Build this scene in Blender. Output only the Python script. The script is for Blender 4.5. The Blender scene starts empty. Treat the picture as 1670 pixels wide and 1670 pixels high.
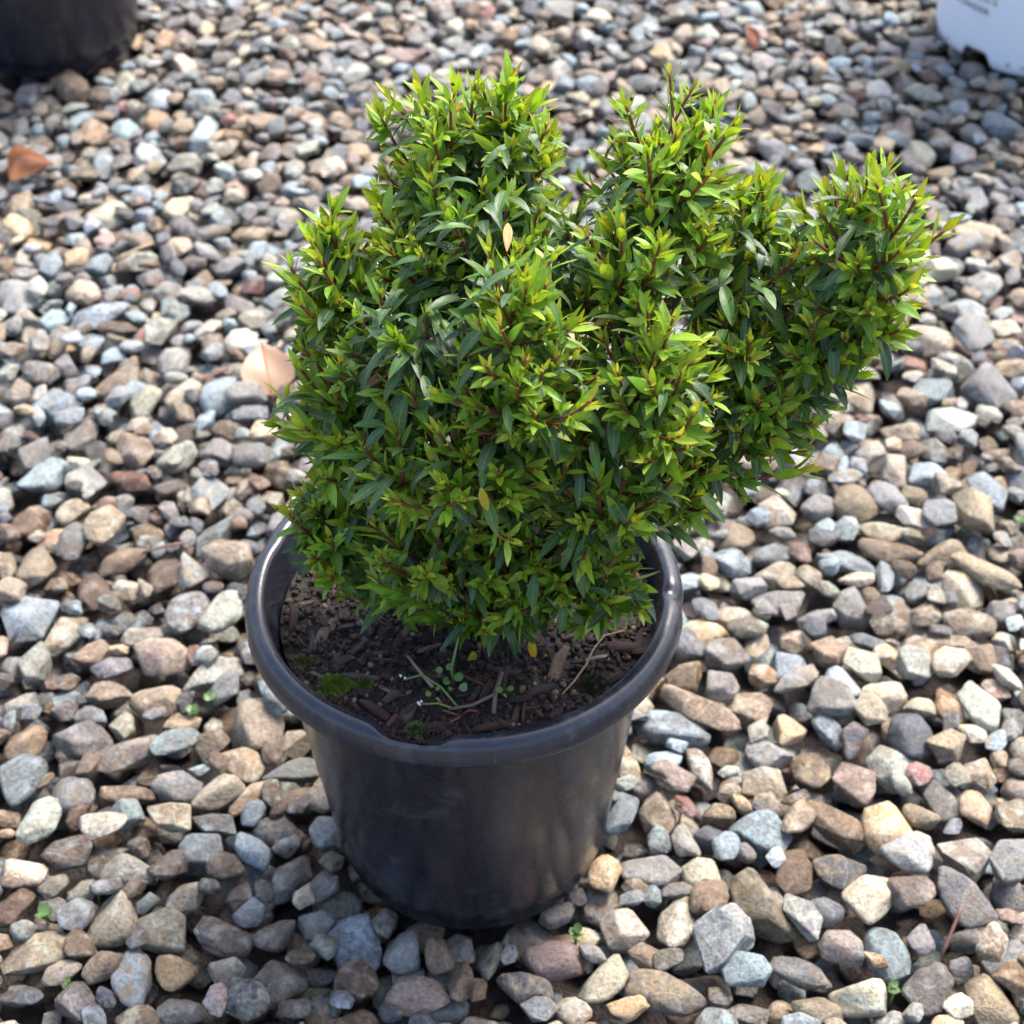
import bpy, math, random
import numpy as np
from mathutils import Vector, Matrix, noise

R = math.radians
random.seed(7)
rng = np.random.default_rng(11)
scene = bpy.context.scene
col = scene.collection

# ------------------------------------------------------------------ camera
CAM = np.array([0.020, -0.532, 0.705])
PITCH = R(42.7)
FPX = 2800.0                       # focal length in pixels of the 1670 px photograph
cam_d = bpy.data.cameras.new('camera')
cam_d.sensor_width = 36.0
cam_d.lens = 36.0 * FPX / 1670.0
cam_d.clip_start = 0.01
cam_d.clip_end = 400.0
cam_d.dof.use_dof = True
cam_d.dof.focus_distance = 0.655
cam_d.dof.aperture_fstop = 16.5
cam = bpy.data.objects.new('camera', cam_d)
cam.location = CAM
cam.rotation_euler = (math.pi / 2 - PITCH, 0, 0)
col.objects.link(cam)
scene.camera = cam

# ------------------------------------------------------------------ light
SUN_EL, SUN_AZ = 56.0, 38.0        # azimuth clockwise from +Y (towards +X)
world = bpy.data.worlds.new('World')
scene.world = world
world.use_nodes = True
wn = world.node_tree
sky = wn.nodes.new('ShaderNodeTexSky')
sky.sky_type = 'NISHITA'
sky.sun_disc = False
sky.sun_elevation = R(SUN_EL)
sky.sun_rotation = R(SUN_AZ)
sky.dust_density = 4.0
sky.air_density = 1.0
bg = wn.nodes['Background']
bg.inputs[1].default_value = 0.15
wn.links.new(sky.outputs[0], bg.inputs[0])
sun_d = bpy.data.lights.new('sun', 'SUN')
sun_d.energy = 2.4
sun_d.angle = R(24)
sun_d.color = (1.0, 0.965, 0.92)
sun = bpy.data.objects.new('sun', sun_d)
sd = Vector((math.sin(R(SUN_AZ)) * math.cos(R(SUN_EL)), math.cos(R(SUN_AZ)) * math.cos(R(SUN_EL)), math.sin(R(SUN_EL))))
sun.rotation_euler = sd.to_track_quat('Z', 'Y').to_euler()
sun.location = sd * 5
col.objects.link(sun)
vs = scene.view_settings
vs.view_transform = 'Standard'
vs.look = 'None'
vs.gamma = 1.0
vs.use_curve_mapping = False
vs.exposure = 1.82
scene.cycles.use_denoising = True
scene.cycles.max_bounces = 8
scene.cycles.transparent_max_bounces = 8
scene.cycles.sample_clamp_indirect = 6.0
scene.cycles.caustics_reflective = False
scene.cycles.caustics_refractive = False

# ------------------------------------------------------------------ helpers
CP, SP_ = math.cos(PITCH), math.sin(PITCH)
FW = np.array([0, CP, -SP_])
UP = np.array([0, SP_, CP])
RT = np.array([1.0, 0, 0])


def ray(px, py):
    return FW + RT * ((px - 835) / FPX) + UP * ((835 - py) / FPX)


def at_z(px, py, z):
    d = ray(px, py)
    return CAM + d * ((z - CAM[2]) / d[2])


def at_y(px, py, Y):
    d = ray(px, py)
    return CAM + d * ((Y - CAM[1]) / d[1])


def project(P):
    d = np.asarray(P) - CAM
    z = d @ FW
    return np.stack([835 + FPX * (d @ RT) / z, 835 - FPX * (d @ UP) / z, z], -1)


def unit(v):
    v = np.asarray(v, float)
    return v / (np.linalg.norm(v) + 1e-12)


def link(o, parent=None):
    col.objects.link(o)
    if parent is not None:
        o.parent = parent
    return o


def tag(o, label=None, cat=None, group=None, kind=None):
    if label: o['label'] = label
    if cat: o['category'] = cat
    if group: o['group'] = group
    if kind: o['kind'] = kind
    return o


def empty(name, loc=(0, 0, 0)):
    o = bpy.data.objects.new(name, None)
    o.empty_display_size = 0.02
    o.location = loc
    return link(o)


def mesh_np(name, V, F, mat, smooth=True, attrs=None, uv=None):
    """V (n,3), F (m,k) all faces with k corners; attrs name -> (type, array)."""
    V = np.ascontiguousarray(V, np.float32)
    F = np.ascontiguousarray(F, np.int32)
    me = bpy.data.meshes.new(name)
    me.vertices.add(len(V))
    me.vertices.foreach_set('co', V.ravel())
    me.loops.add(F.size)
    me.polygons.add(len(F))
    me.loops.foreach_set('vertex_index', F.ravel())
    me.polygons.foreach_set('loop_start', np.arange(0, F.size, F.shape[1], dtype=np.int32))
    me.update(calc_edges=True)
    if smooth is not False:
        me.polygons.foreach_set('use_smooth', np.ones(len(F), bool) if smooth is True else np.asarray(smooth, bool))
    if uv is not None:
        ul = me.uv_layers.new(name='UVMap')
        ul.data.foreach_set('uv', np.ascontiguousarray(uv[F.ravel()], np.float32).ravel())
    for k, (t, arr) in (attrs or {}).items():
        a = me.attributes.new(k, t, 'POINT')
        a.data.foreach_set('color' if t == 'FLOAT_COLOR' else ('vector' if t == 'FLOAT_VECTOR' else 'value'),
                           np.ascontiguousarray(arr, np.float32).ravel())
    if mat: me.materials.append(mat)
    return me


def obj_np(name, V, F, mat, parent=None, **k):
    return link(bpy.data.objects.new(name, mesh_np(name, V, F, mat, **k)), parent)


def basis(d):
    d = unit(d)
    a = np.array([0, 0, 1.0]) if abs(d[2]) < .9 else np.array([1.0, 0, 0])
    s = unit(np.cross(a, d))
    return s, np.cross(d, s), d


def tube(P, r, sides=6, cap=True):
    """tapered tube through points P with radii r -> V, F (quads)"""
    P = np.asarray(P, float)
    n = len(P)
    r = np.broadcast_to(r, (n,))
    T = np.gradient(P, axis=0)
    s, u, d = basis(T[0])
    V = []
    for i in range(n):
        d = unit(T[i])
        s = unit(s - d * (s @ d))
        u = np.cross(d, s)
        for k in range(sides):
            a = 2 * math.pi * k / sides
            V.append(P[i] + r[i] * (math.cos(a) * s + math.sin(a) * u))
    F = []
    for i in range(n - 1):
        for k in range(sides):
            k2 = (k + 1) % sides
            F.append((i * sides + k, i * sides + k2, (i + 1) * sides + k2, (i + 1) * sides + k))
    V = np.array(V)
    if cap:
        b = len(V)
        V = np.vstack([V, P[0], P[-1]])
        for k in range(sides):
            k2 = (k + 1) % sides
            F.append((b, k2, k, b))
            F.append((b + 1, (n - 1) * sides + k, (n - 1) * sides + k2, b + 1))
        F = [f for f in F]
    return V, F


def quads_to_tris(F):
    out = []
    for f in F:
        a, b, c, d = f
        if len({a, b, c}) == 3: out.append((a, b, c))
        if len({a, c, d}) == 3: out.append((a, c, d))
    return np.array(out, np.int32)


def bez(p0, p1, p2, n):
    t = np.linspace(0, 1, n)[:, None]
    p0, p1, p2 = map(np.asarray, (p0, p1, p2))
    return (1 - t) ** 2 * p0 + 2 * t * (1 - t) * p1 + t ** 2 * p2


def join(parts):
    """list of (V, F tris) -> V, F"""
    V = []; F = []; b = 0
    for v, f in parts:
        V.append(v); F.append(np.asarray(f) + b); b += len(v)
    return np.vstack(V), np.vstack(F)


def icosphere(level):
    t = (1 + 5 ** .5) / 2
    V = [(-1, t, 0), (1, t, 0), (-1, -t, 0), (1, -t, 0), (0, -1, t), (0, 1, t), (0, -1, -t), (0, 1, -t), (t, 0, -1), (t, 0, 1), (-t, 0, -1), (-t, 0, 1)]
    V = [unit(v) for v in V]
    F = [(0, 11, 5), (0, 5, 1), (0, 1, 7), (0, 7, 10), (0, 10, 11), (1, 5, 9), (5, 11, 4), (11, 10, 2), (10, 7, 6), (7, 1, 8), (3, 9, 4), (3, 4, 2), (3, 2, 6), (3, 6, 8), (3, 8, 9), (4, 9, 5), (2, 4, 11), (6, 2, 10), (8, 6, 7), (9, 8, 1)]
    for _ in range(level):
        mid = {}; G = []

        def m(a, b):
            k = (min(a, b), max(a, b))
            if k not in mid:
                V.append(unit(V[a] + V[b])); mid[k] = len(V) - 1
            return mid[k]
        for a, b, c in F:
            x, y, z = m(a, b), m(b, c), m(c, a)
            G += [(a, x, z), (b, y, x), (c, z, y), (x, y, z)]
        F = G
    return np.array(V), np.array(F, np.int32)


ICO = {k: icosphere(k) for k in (1, 2, 3)}

# ------------------------------------------------------------------ materials


def new_mat(name):
    m = bpy.data.materials.new(name)
    m.use_nodes = True
    nt = m.node_tree
    p = nt.nodes['Principled BSDF']
    return m, nt, p


def N(nt, kind, **props):
    n = nt.nodes.new('ShaderNode' + kind)
    for k, v in props.items():
        setattr(n, k, v)
    return n


def attr(nt, name):
    n = N(nt, 'Attribute')
    n.attribute_name = name
    return n


def noise_n(nt, vec, scale, detail=3, rough=.55):
    n = N(nt, 'TexNoise')
    n.inputs['Scale'].default_value = scale
    n.inputs['Detail'].default_value = detail
    n.inputs['Roughness'].default_value = rough
    if vec is not None: nt.links.new(vec, n.inputs['Vector'])
    return n


def ramp(nt, fac, stops):
    n = N(nt, 'ValToRGB')
    el = n.color_ramp.elements
    while len(el) < len(stops): el.new(.5)
    for e, (p, c) in zip(el, stops):
        e.position = p
        e.color = c if len(c) == 4 else (*c, 1)
    nt.links.new(fac, n.inputs[0])
    return n


def mixc(nt, fac, a, b, mode='MIX'):
    n = N(nt, 'Mix', data_type='RGBA', blend_type=mode)
    for s, v in ((n.inputs[0], fac), (n.inputs[6], a), (n.inputs[7], b)):
        if hasattr(v, 'is_output') or isinstance(v, bpy.types.NodeSocket):
            nt.links.new(v, s)
        elif isinstance(v, (int, float)):
            s.default_value = v
        else:
            s.default_value = (*v, 1) if len(v) == 3 else v
    return n.outputs[2]


def math_n(nt, op, a, b=None, clamp=False):
    n = N(nt, 'Math', operation=op, use_clamp=clamp)
    for s, v in ((n.inputs[0], a), (n.inputs[1], b)):
        if v is None: continue
        if isinstance(v, bpy.types.NodeSocket): nt.links.new(v, s)
        else: s.default_value = v
    return n.outputs[0]


def bump(nt, p, height, strength, dist):
    b = N(nt, 'Bump')
    b.inputs['Strength'].default_value = strength
    b.inputs['Distance'].default_value = dist
    nt.links.new(height, b.inputs['Height'])
    nt.links.new(b.outputs[0], p.inputs['Normal'])
    return b


def plain(name, c, rough=.6, c2=None, scale=60, spec=.5, bumpd=0):
    m, nt, p = new_mat(name)
    p.inputs['Roughness'].default_value = rough
    p.inputs['Specular IOR Level'].default_value = spec
    tc = N(nt, 'TexCoord')
    n = noise_n(nt, tc.outputs['Object'], scale, 4, .6)
    cc = mixc(nt, n.outputs[0], c, c2 if c2 else tuple(x * .6 for x in c))
    nt.links.new(cc, p.inputs['Base Color'])
    if bumpd: bump(nt, p, n.outputs[0], .6, bumpd)
    return m


def stone_material():
    m, nt, p = new_mat('river_gravel_stone')
    a1, a2, sp = attr(nt, 'col'), attr(nt, 'col2'), attr(nt, 'sp')
    v = sp.outputs['Vector']
    n1 = noise_n(nt, v, 1.25, 5, .65)
    n1.inputs['Distortion'].default_value = .8
    f1 = ramp(nt, n1.outputs[0], [(.44, (0, 0, 0)), (.58, (1, 1, 1))])
    stain = math_n(nt, 'MULTIPLY', f1.outputs[0], a2.outputs['Alpha'])
    c = mixc(nt, stain, a1.outputs['Color'], a2.outputs['Color'])
    n2 = noise_n(nt, v, 4.5, 5, .68)
    lo = ramp(nt, n2.outputs[0], [(.30, (.28, .26, .24)), (.5, (1, 1, 1)), (.70, (1.55, 1.5, 1.43))])
    c = mixc(nt, .85, c, lo.outputs[0], 'MULTIPLY')
    n3 = noise_n(nt, v, 17, 3, .7)
    sk = ramp(nt, n3.outputs[0], [(.30, (.45, .43, .41)), (.44, (1, 1, 1)), (.58, (1, 1, 1)), (.74, (1.5, 1.48, 1.45))])
    c = mixc(nt, .8, c, sk.outputs[0], 'MULTIPLY')
    # thin pale veins
    w = N(nt, 'TexWave', wave_type='BANDS', bands_direction='DIAGONAL')
    w.inputs['Scale'].default_value = .45
    w.inputs['Distortion'].default_value = 9
    w.inputs['Detail'].default_value = 3
    nt.links.new(v, w.inputs['Vector'])
    vein = ramp(nt, w.outputs[0], [(.93, (0, 0, 0)), (.985, (1, 1, 1))])
    vf = math_n(nt, 'MULTIPLY', math_n(nt, 'MULTIPLY', vein.outputs[0], a2.outputs['Alpha']), .16)
    c = mixc(nt, vf, c, (.62, .58, .52))
    # fine silt lying over neighbouring stones alike
    geo = N(nt, 'NewGeometry')
    nd = noise_n(nt, geo.outputs['Position'], 34, 4, .65)
    df = ramp(nt, nd.outputs[0], [(.40, (0, 0, 0)), (.72, (1, 1, 1))])
    c = mixc(nt, math_n(nt, 'MULTIPLY', df.outputs[0], .30), c, (.205, .188, .158))
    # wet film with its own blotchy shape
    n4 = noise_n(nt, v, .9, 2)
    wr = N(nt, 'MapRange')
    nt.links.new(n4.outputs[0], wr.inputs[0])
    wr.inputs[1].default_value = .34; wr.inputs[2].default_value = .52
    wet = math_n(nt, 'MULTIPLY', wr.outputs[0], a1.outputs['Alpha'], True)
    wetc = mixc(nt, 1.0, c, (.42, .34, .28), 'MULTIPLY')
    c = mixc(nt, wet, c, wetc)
    nt.links.new(c, p.inputs['Base Color'])
    rr = N(nt, 'MapRange')
    nt.links.new(wet, rr.inputs[0])
    rr.inputs[3].default_value = .55; rr.inputs[4].default_value = .14
    nt.links.new(rr.outputs[0], p.inputs['Roughness'])
    p.inputs['Specular IOR Level'].default_value = .45
    h = math_n(nt, 'ADD', n2.outputs[0], math_n(nt, 'MULTIPLY', n3.outputs[0], .35))
    bump(nt, p, h, .9, .0019)
    return m


def wood_material():
    m, nt, p = new_mat('bark_mulch')
    a1, sp = attr(nt, 'col'), attr(nt, 'sp')
    mp = N(nt, 'Mapping')
    mp.inputs['Scale'].default_value = (.6, 5, 5)
    nt.links.new(sp.outputs['Vector'], mp.inputs[0])
    n = noise_n(nt, mp.outputs[0], 1.6, 4, .7)
    r = ramp(nt, n.outputs[0], [(.3, (.35, .33, .32)), (.55, (1, 1, 1)), (.75, (1.7, 1.6, 1.5))])
    c = mixc(nt, 1.0, a1.outputs['Color'], r.outputs[0], 'MULTIPLY')
    nt.links.new(c, p.inputs['Base Color'])
    p.inputs['Roughness'].default_value = .55
    bump(nt, p, n.outputs[0], .9, .0012)
    return m


def leaf_material():
    m, nt, p = new_mat('myrtle_leaf')
    uv = N(nt, 'UVMap')
    uv.uv_map = 'UVMap'
    s = N(nt, 'SeparateXYZ')
    nt.links.new(uv.outputs[0], s.inputs[0])
    u = math_n(nt, 'ABSOLUTE', math_n(nt, 'MULTIPLY', math_n(nt, 'SUBTRACT', s.outputs[0], .5), 2.0))
    vv = s.outputs[1]
    a = attr(nt, 'leafcol')
    base = a.outputs['Color']
    tc = N(nt, 'TexCoord')
    n = noise_n(nt, tc.outputs['Object'], 420, 3, .6)
    br = ramp(nt, n.outputs[0], [(.3, (.78, .8, .78)), (.7, (1.18, 1.15, 1.1))])
    c = mixc(nt, 1.0, base, br.outputs[0], 'MULTIPLY')
    mid = ramp(nt, u, [(.0, (1, 1, 1)), (.10, (0, 0, 0))])
    c = mixc(nt, math_n(nt, 'MULTIPLY', mid.outputs[0], .45), c, (.36, .42, .10))
    nb = noise_n(nt, tc.outputs['Object'], 75, 4, .7)
    spot = ramp(nt, nb.outputs[0], [(.70, (0, 0, 0)), (.74, (1, 1, 1))])
    c = mixc(nt, math_n(nt, 'MULTIPLY', spot.outputs[0], .75), c, (.16, .085, .03))
    # coloured margin and tip of young leaves
    edge = ramp(nt, u, [(.80, (0, 0, 0)), (.97, (1, 1, 1))])
    tip = ramp(nt, vv, [(.86, (0, 0, 0)), (.99, (1, 1, 1))])
    ef = math_n(nt, 'MAXIMUM', math_n(nt, 'MULTIPLY', edge.outputs[0], .42), tip.outputs[0])
    ef = math_n(nt, 'MULTIPLY', ef, a.outputs['Alpha'])
    c = mixc(nt, ef, c, (.40, .16, .035))
    nt.links.new(c, p.inputs['Base Color'])
    p.inputs['Roughness'].default_value = .42
    p.inputs['Specular IOR Level'].default_value = .42
    veins = N(nt, 'TexWave', wave_type='BANDS', bands_direction='Y')
    veins.inputs['Scale'].default_value = 3.0
    veins.inputs['Distortion'].default_value = 1.5
    nt.links.new(uv.outputs[0], veins.inputs['Vector'])
    hh = math_n(nt, 'ADD', math_n(nt, 'MULTIPLY', veins.outputs[0], .05), n.outputs[0])
    bump(nt, p, hh, .35, .0004)
    tr = N(nt, 'BsdfTranslucent')
    tcx = mixc(nt, 1.0, c, (1.5, 1.35, .55), 'MULTIPLY')
    nt.links.new(tcx, tr.inputs[0])
    mx = N(nt, 'MixShader')
    mx.inputs[0].default_value = .34
    nt.links.new(p.outputs[0], mx.inputs[1])
    nt.links.new(tr.outputs[0], mx.inputs[2])
    out = nt.nodes['Material Output']
    nt.links.new(mx.outputs[0], out.inputs[0])
    return m


def plastic_material(name, c, dust, dusta, rough, lo=.56, hi=.7):
    m, nt, p = new_mat(name)
    tc = N(nt, 'TexCoord')
    n = noise_n(nt, tc.outputs['Object'], 38, 6, .7)
    f = ramp(nt, n.outputs[0], [(lo, (0, 0, 0)), (hi, (1, 1, 1))])
    n2 = noise_n(nt, tc.outputs['Object'], 260, 3, .7)
    f2 = ramp(nt, n2.outputs[0], [(.66, (0, 0, 0)), (.72, (1, 1, 1))])
    ff = math_n(nt, 'MULTIPLY', math_n(nt, 'MAXIMUM', math_n(nt, 'MULTIPLY', f.outputs[0], .6), math_n(nt, 'MULTIPLY', f2.outputs[0], .5)), dusta)
    mp = N(nt, 'Mapping')
    mp.inputs['Scale'].default_value = (1, 1, .12)
    nt.links.new(tc.outputs['Object'], mp.inputs[0])
    ns = noise_n(nt, mp.outputs[0], 75, 5, .7)
    st = ramp(nt, ns.outputs[0], [(.50, (0, 0, 0)), (.75, (1, 1, 1))])
    ff = math_n(nt, 'MAXIMUM', ff, math_n(nt, 'MULTIPLY', st.outputs[0], dusta * .28))
    nt.links.new(mixc(nt, ff, c, dust), p.inputs['Base Color'])
    rr = N(nt, 'MapRange')
    nt.links.new(n.outputs[0], rr.inputs[0])
    rr.inputs[1].default_value = .3; rr.inputs[2].default_value = .7
    rr.inputs[3].default_value = rough - .06; rr.inputs[4].default_value = rough + .12
    nt.links.new(rr.outputs[0], p.inputs['Roughness'])
    p.inputs['Specular IOR Level'].default_value = .5
    n3 = noise_n(nt, tc.outputs['Object'], 90, 3, .5)
    bump(nt, p, math_n(nt, 'ADD', n3.outputs[0], math_n(nt, 'MULTIPLY', n2.outputs[0], .25)), .16, .0012)
    return m


M_STONE = stone_material()
M_WOOD = wood_material()
M_LEAF = leaf_material()
M_POT = plastic_material('black_pot_plastic', (.0105, .0105, .0170), (.10, .09, .085), .75, .24)
M_RIM = plastic_material('black_rim_plastic', (.013, .0145, .024), (.15, .145, .145), .6, .24, .54, .7)
M_WHITE = plastic_material('white_pot_plastic', (.74, .78, .86), (.50, .50, .50), .35, .42)
M_TWIG = plain('red_twig_bark', (.21, .042, .024), .5, (.10, .028, .018), 300)
M_BRANCH = plain('brown_branch_bark', (.10, .055, .035), .7, (.05, .03, .02), 200, bumpd=.0006)
M_GREENSTEM = plain('green_stem', (.13, .22, .05), .5, (.10, .15, .04), 200)


def soil_material():
    m, nt, p = new_mat('dark_wet_soil')
    tc = N(nt, 'TexCoord')
    n = noise_n(nt, tc.outputs['Object'], 170, 6, .7)
    r = ramp(nt, n.outputs[0], [(.3, (.003, .002, .002)), (.55, (.013, .008, .006)), (.8, (.045, .026, .018))])
    nt.links.new(r.outputs[0], p.inputs['Base Color'])
    p.inputs['Roughness'].default_value = .6
    bump(nt, p, n.outputs[0], 1, .003)
    return m


def ground_material():
    """wet dirt under the loose stones; a pebble pattern takes over far beyond them"""
    m, nt, p = new_mat('gravel_ground')
    geo = N(nt, 'NewGeometry')
    pos = geo.outputs['Position']
    n = noise_n(nt, pos, 90, 5, .7)
    dirt = ramp(nt, n.outputs[0], [(.3, (.010, .007, .006)), (.6, (.035, .022, .016)), (.85, (.07, .045, .03))])
    vo = N(nt, 'TexVoronoi')
    vo.inputs['Scale'].default_value = 48
    nt.links.new(pos, vo.inputs['Vector'])
    hs = N(nt, 'SeparateColor')
    nt.links.new(vo.outputs['Color'], hs.inputs[0])
    peb = ramp(nt, hs.outputs[0], [(0, (.12, .12, .13)), (.3, (.27, .28, .28)), (.55, (.36, .30, .22)), (.8, (.38, .42, .43)), (1, (.5, .45, .36))])
    dk = ramp(nt, vo.outputs['Distance'], [(.35, (1, 1, 1)), (.62, (.08, .06, .05))])
    pebc = mixc(nt, 1.0, peb.outputs[0], dk.outputs[0], 'MULTIPLY')
    sx = N(nt, 'SeparateXYZ')
    nt.links.new(pos, sx.inputs[0])
    bx_ = math_n(nt, 'ABSOLUTE', math_n(nt, 'MULTIPLY', math_n(nt, 'SUBTRACT', sx.outputs[0], .02), 1 / .82))
    by_ = math_n(nt, 'ABSOLUTE', math_n(nt, 'MULTIPLY', math_n(nt, 'SUBTRACT', sx.outputs[1], .53), 1 / .89))
    far = N(nt, 'MapRange')
    nt.links.new(math_n(nt, 'MAXIMUM', bx_, by_), far.inputs[0])
    far.inputs[1].default_value = .96; far.inputs[2].default_value = .985
    nt.links.new(mixc(nt, far.outputs[0], dirt.outputs[0], pebc), p.inputs['Base Color'])
    p.inputs['Roughness'].default_value = .55
    bump(nt, p, math_n(nt, 'SUBTRACT', n.outputs[0], math_n(nt, 'MULTIPLY', vo.outputs['Distance'], far.outputs[0])), .9, .008)
    return m


# ------------------------------------------------------------------ ground sheet
FLOOR = -0.030
gv = np.array([(-40, -40, FLOOR), (40, -40, FLOOR), (40, 40, FLOOR), (-40, 40, FLOOR)], float)
ground = obj_np('ground', gv, [(0, 1, 2, 3)], ground_material(), smooth=False)
tag(ground, 'grey and tan river gravel spread over dark wet earth', 'gravel', kind='structure')

# ------------------------------------------------------------------ stones
PAL = {  # base colour, second colour
    'B': ((.225, .282, .310), (.14, .16, .17)), 'G': ((.190, .200, .202), (.22, .195, .16)),
    'S': ((.072, .079, .094), (.14, .145, .15)), 'T': ((.262, .198, .125), (.15, .115, .08)),
    'L': ((.355, .320, .250), (.27, .195, .12)), 'W': ((.400, .390, .340), (.44, .35, .21)),
    'O': ((.370, .235, .120), (.41, .35, .26)), 'P': ((.280, .200, .170), (.20, .15, .125)),
    'R': ((.240, .092, .074), (.14, .07, .06)), 'N': ((.140, .090, .056), (.21, .15, .10)),
    'K': ((.315, .330, .285), (.22, .21, .17)), 'V': ((.180, .172, .165), (.24, .22, .19))}
FILL = ['B'] * 44 + ['G'] * 46 + ['T'] * 28 + ['L'] * 18 + ['V'] * 24 + ['N'] * 18 + ['S'] * 16 + ['K'] * 20 + ['O'] * 5 + ['P'] * 4 + ['W'] * 5 + ['R']


def make_shape(seed):
    """unit rounded polyhedron as functions of direction: returns verts for each level"""
    g = np.random.default_rng(seed)
    n = int(g.integers(9, 15))
    nr = [unit(g.normal(size=3))]
    while len(nr) < n:
        c = [unit(g.normal(size=3)) for _ in range(6)]
        nr.append(max(c, key=lambda q: min(np.linalg.norm(q - o) for o in nr)))
    nr = np.array(nr)
    h = g.uniform(.60, 1.0, n)
    pw = float(g.choice([10, 16, 26, 40]))
    k1, k2, k3, ph = g.normal(size=3) * 2.2, g.normal(size=3) * 4.5, g.normal(size=3) * 8, g.uniform(0, 6, 3)
    out = {}
    ext = None
    for lv in (3, 2, 1):
        D, F = ICO[lv]
        q = np.maximum(D @ nr.T / h, 0) ** pw
        r = 1 / q.sum(1) ** (1 / pw)
        r = r * (1 + .05 * np.sin(D @ k1 + ph[0]) + .025 * np.sin(D @ k2 + ph[1]) + .012 * np.sin(D @ k3 + ph[2]))
        V = D * r[:, None]
        if ext is None:
            ext = (V.max(0), V.min(0))
        V = (V - (ext[0] + ext[1]) / 2) / ((ext[0] - ext[1]) / 2)
        out[lv] = V
    return out


def finish(V, ext=None):
    if ext is None: ext = (V.max(0), V.min(0))
    return (V - (ext[0] + ext[1]) / 2) / ((ext[0] - ext[1]) / 2), ext


def make_broken(seed):
    """crushed stone: convex hull of scattered points, facets merged, edges worn by a bevel"""
    import bmesh
    g = np.random.default_rng(5000 + seed)
    n = int(g.integers(10, 17))
    bm = bmesh.new()
    pts = []
    while len(pts) < n:
        c = [unit(g.normal(size=3)) for _ in range(5)]
        pts.append(max(c, key=lambda q: min([9] + [np.linalg.norm(q - o) for o in pts])))
    for q in pts:
        bm.verts.new(q * g.uniform(.82, 1.12))
    r = bmesh.ops.convex_hull(bm, input=list(bm.verts))
    bmesh.ops.delete(bm, geom=[v for v in bm.verts if not v.link_faces], context='VERTS')
    bmesh.ops.dissolve_limit(bm, angle_limit=R(float(g.uniform(14, 30))), verts=list(bm.verts), edges=list(bm.edges))
    low = bm.copy()
    bmesh.ops.triangulate(low, faces=list(low.faces))
    low.verts.index_update()
    V1 = np.array([v.co[:] for v in low.verts]); F1 = np.array([[v.index for v in f.verts] for f in low.faces], np.int32)
    low.free()
    w = float(g.uniform(.06, .15))
    rb = bmesh.ops.bevel(bm, geom=list(bm.edges), offset=w, segments=1, affect='EDGES', profile=.5, clamp_overlap=True)
    for f in bm.faces: f.smooth = False
    for f in rb['faces']: f.smooth = True
    bmesh.ops.triangulate(bm, faces=list(bm.faces))
    bm.verts.index_update(); bm.normal_update()
    V2 = np.array([v.co[:] for v in bm.verts]); F2 = np.array([[v.index for v in f.verts] for f in bm.faces], np.int32)
    S2 = np.array([f.smooth for f in bm.faces], bool)
    bmesh.ops.subdivide_edges(bm, edges=list(bm.edges), cuts=2, use_grid_fill=True)
    bmesh.ops.triangulate(bm, faces=list(bm.faces))
    bmesh.ops.smooth_vert(bm, verts=list(bm.verts), factor=.12, use_axis_x=True, use_axis_y=True, use_axis_z=True)
    bm.normal_update(); bm.verts.index_update()
    o = Vector(g.uniform(-50, 50, 3))
    V3 = np.array([(v.co + v.normal * (.05 * noise.noise(v.co * 2.0 + o) + .035 * noise.noise(v.co * 5.5 + o)))[:] for v in bm.verts])
    F3 = np.array([[v.index for v in f.verts] for f in bm.faces], np.int32)
    bm.free()
    V3, ext = finish(V3)
    V2, _ = finish(V2, ext); V1, _ = finish(V1 * .95, ext)
    return {1: V1, 2: V2, 3: V3, 'F': {1: F1, 2: F2, 3: F3}, 'S': {1: np.zeros(len(F1), bool), 2: S2, 3: np.ones(len(F3), bool)}}


SHAPES = []
for s_ in range(14):
    q_ = make_shape(s_)
    q_['F'] = {k: ICO[k][1] for k in (1, 2, 3)}
    q_['S'] = {k: np.ones(len(ICO[k][1]), bool) for k in (1, 2, 3)}
    SHAPES.append(q_)
CHIPS = list(SHAPES)
SHAPES += [make_broken(s_) for s_ in range(64)]
print('hull tris', np.mean([len(q['F'][2]) for q in SHAPES[14:]]), np.mean([len(q['F'][3]) for q in SHAPES[14:]]), np.mean([len(q['F'][1]) for q in SHAPES[14:]]))
GRID = .0025
X0, X1, Y0, Y1 = -.80, .84, -.36, 1.42
nx, ny = int((X1 - X0) / GRID), int((Y1 - Y0) / GRID)
HF = np.full((nx, ny), FLOOR)
stones = []     # dict of placed stones

POT_B = dict(c=at_z(93, 68, 0.0), r=.0700)       # far black pot, foot centre
POT_W = dict(c=at_z(1692, 52, 0.0), r=.0870)     # far white pot, foot centre


def rotm(phi, tx, ty):
    return np.array(Matrix.Rotation(phi, 3, 'Z') @ Matrix.Rotation(ty, 3, 'Y') @ Matrix.Rotation(tx, 3, 'X'))


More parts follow.
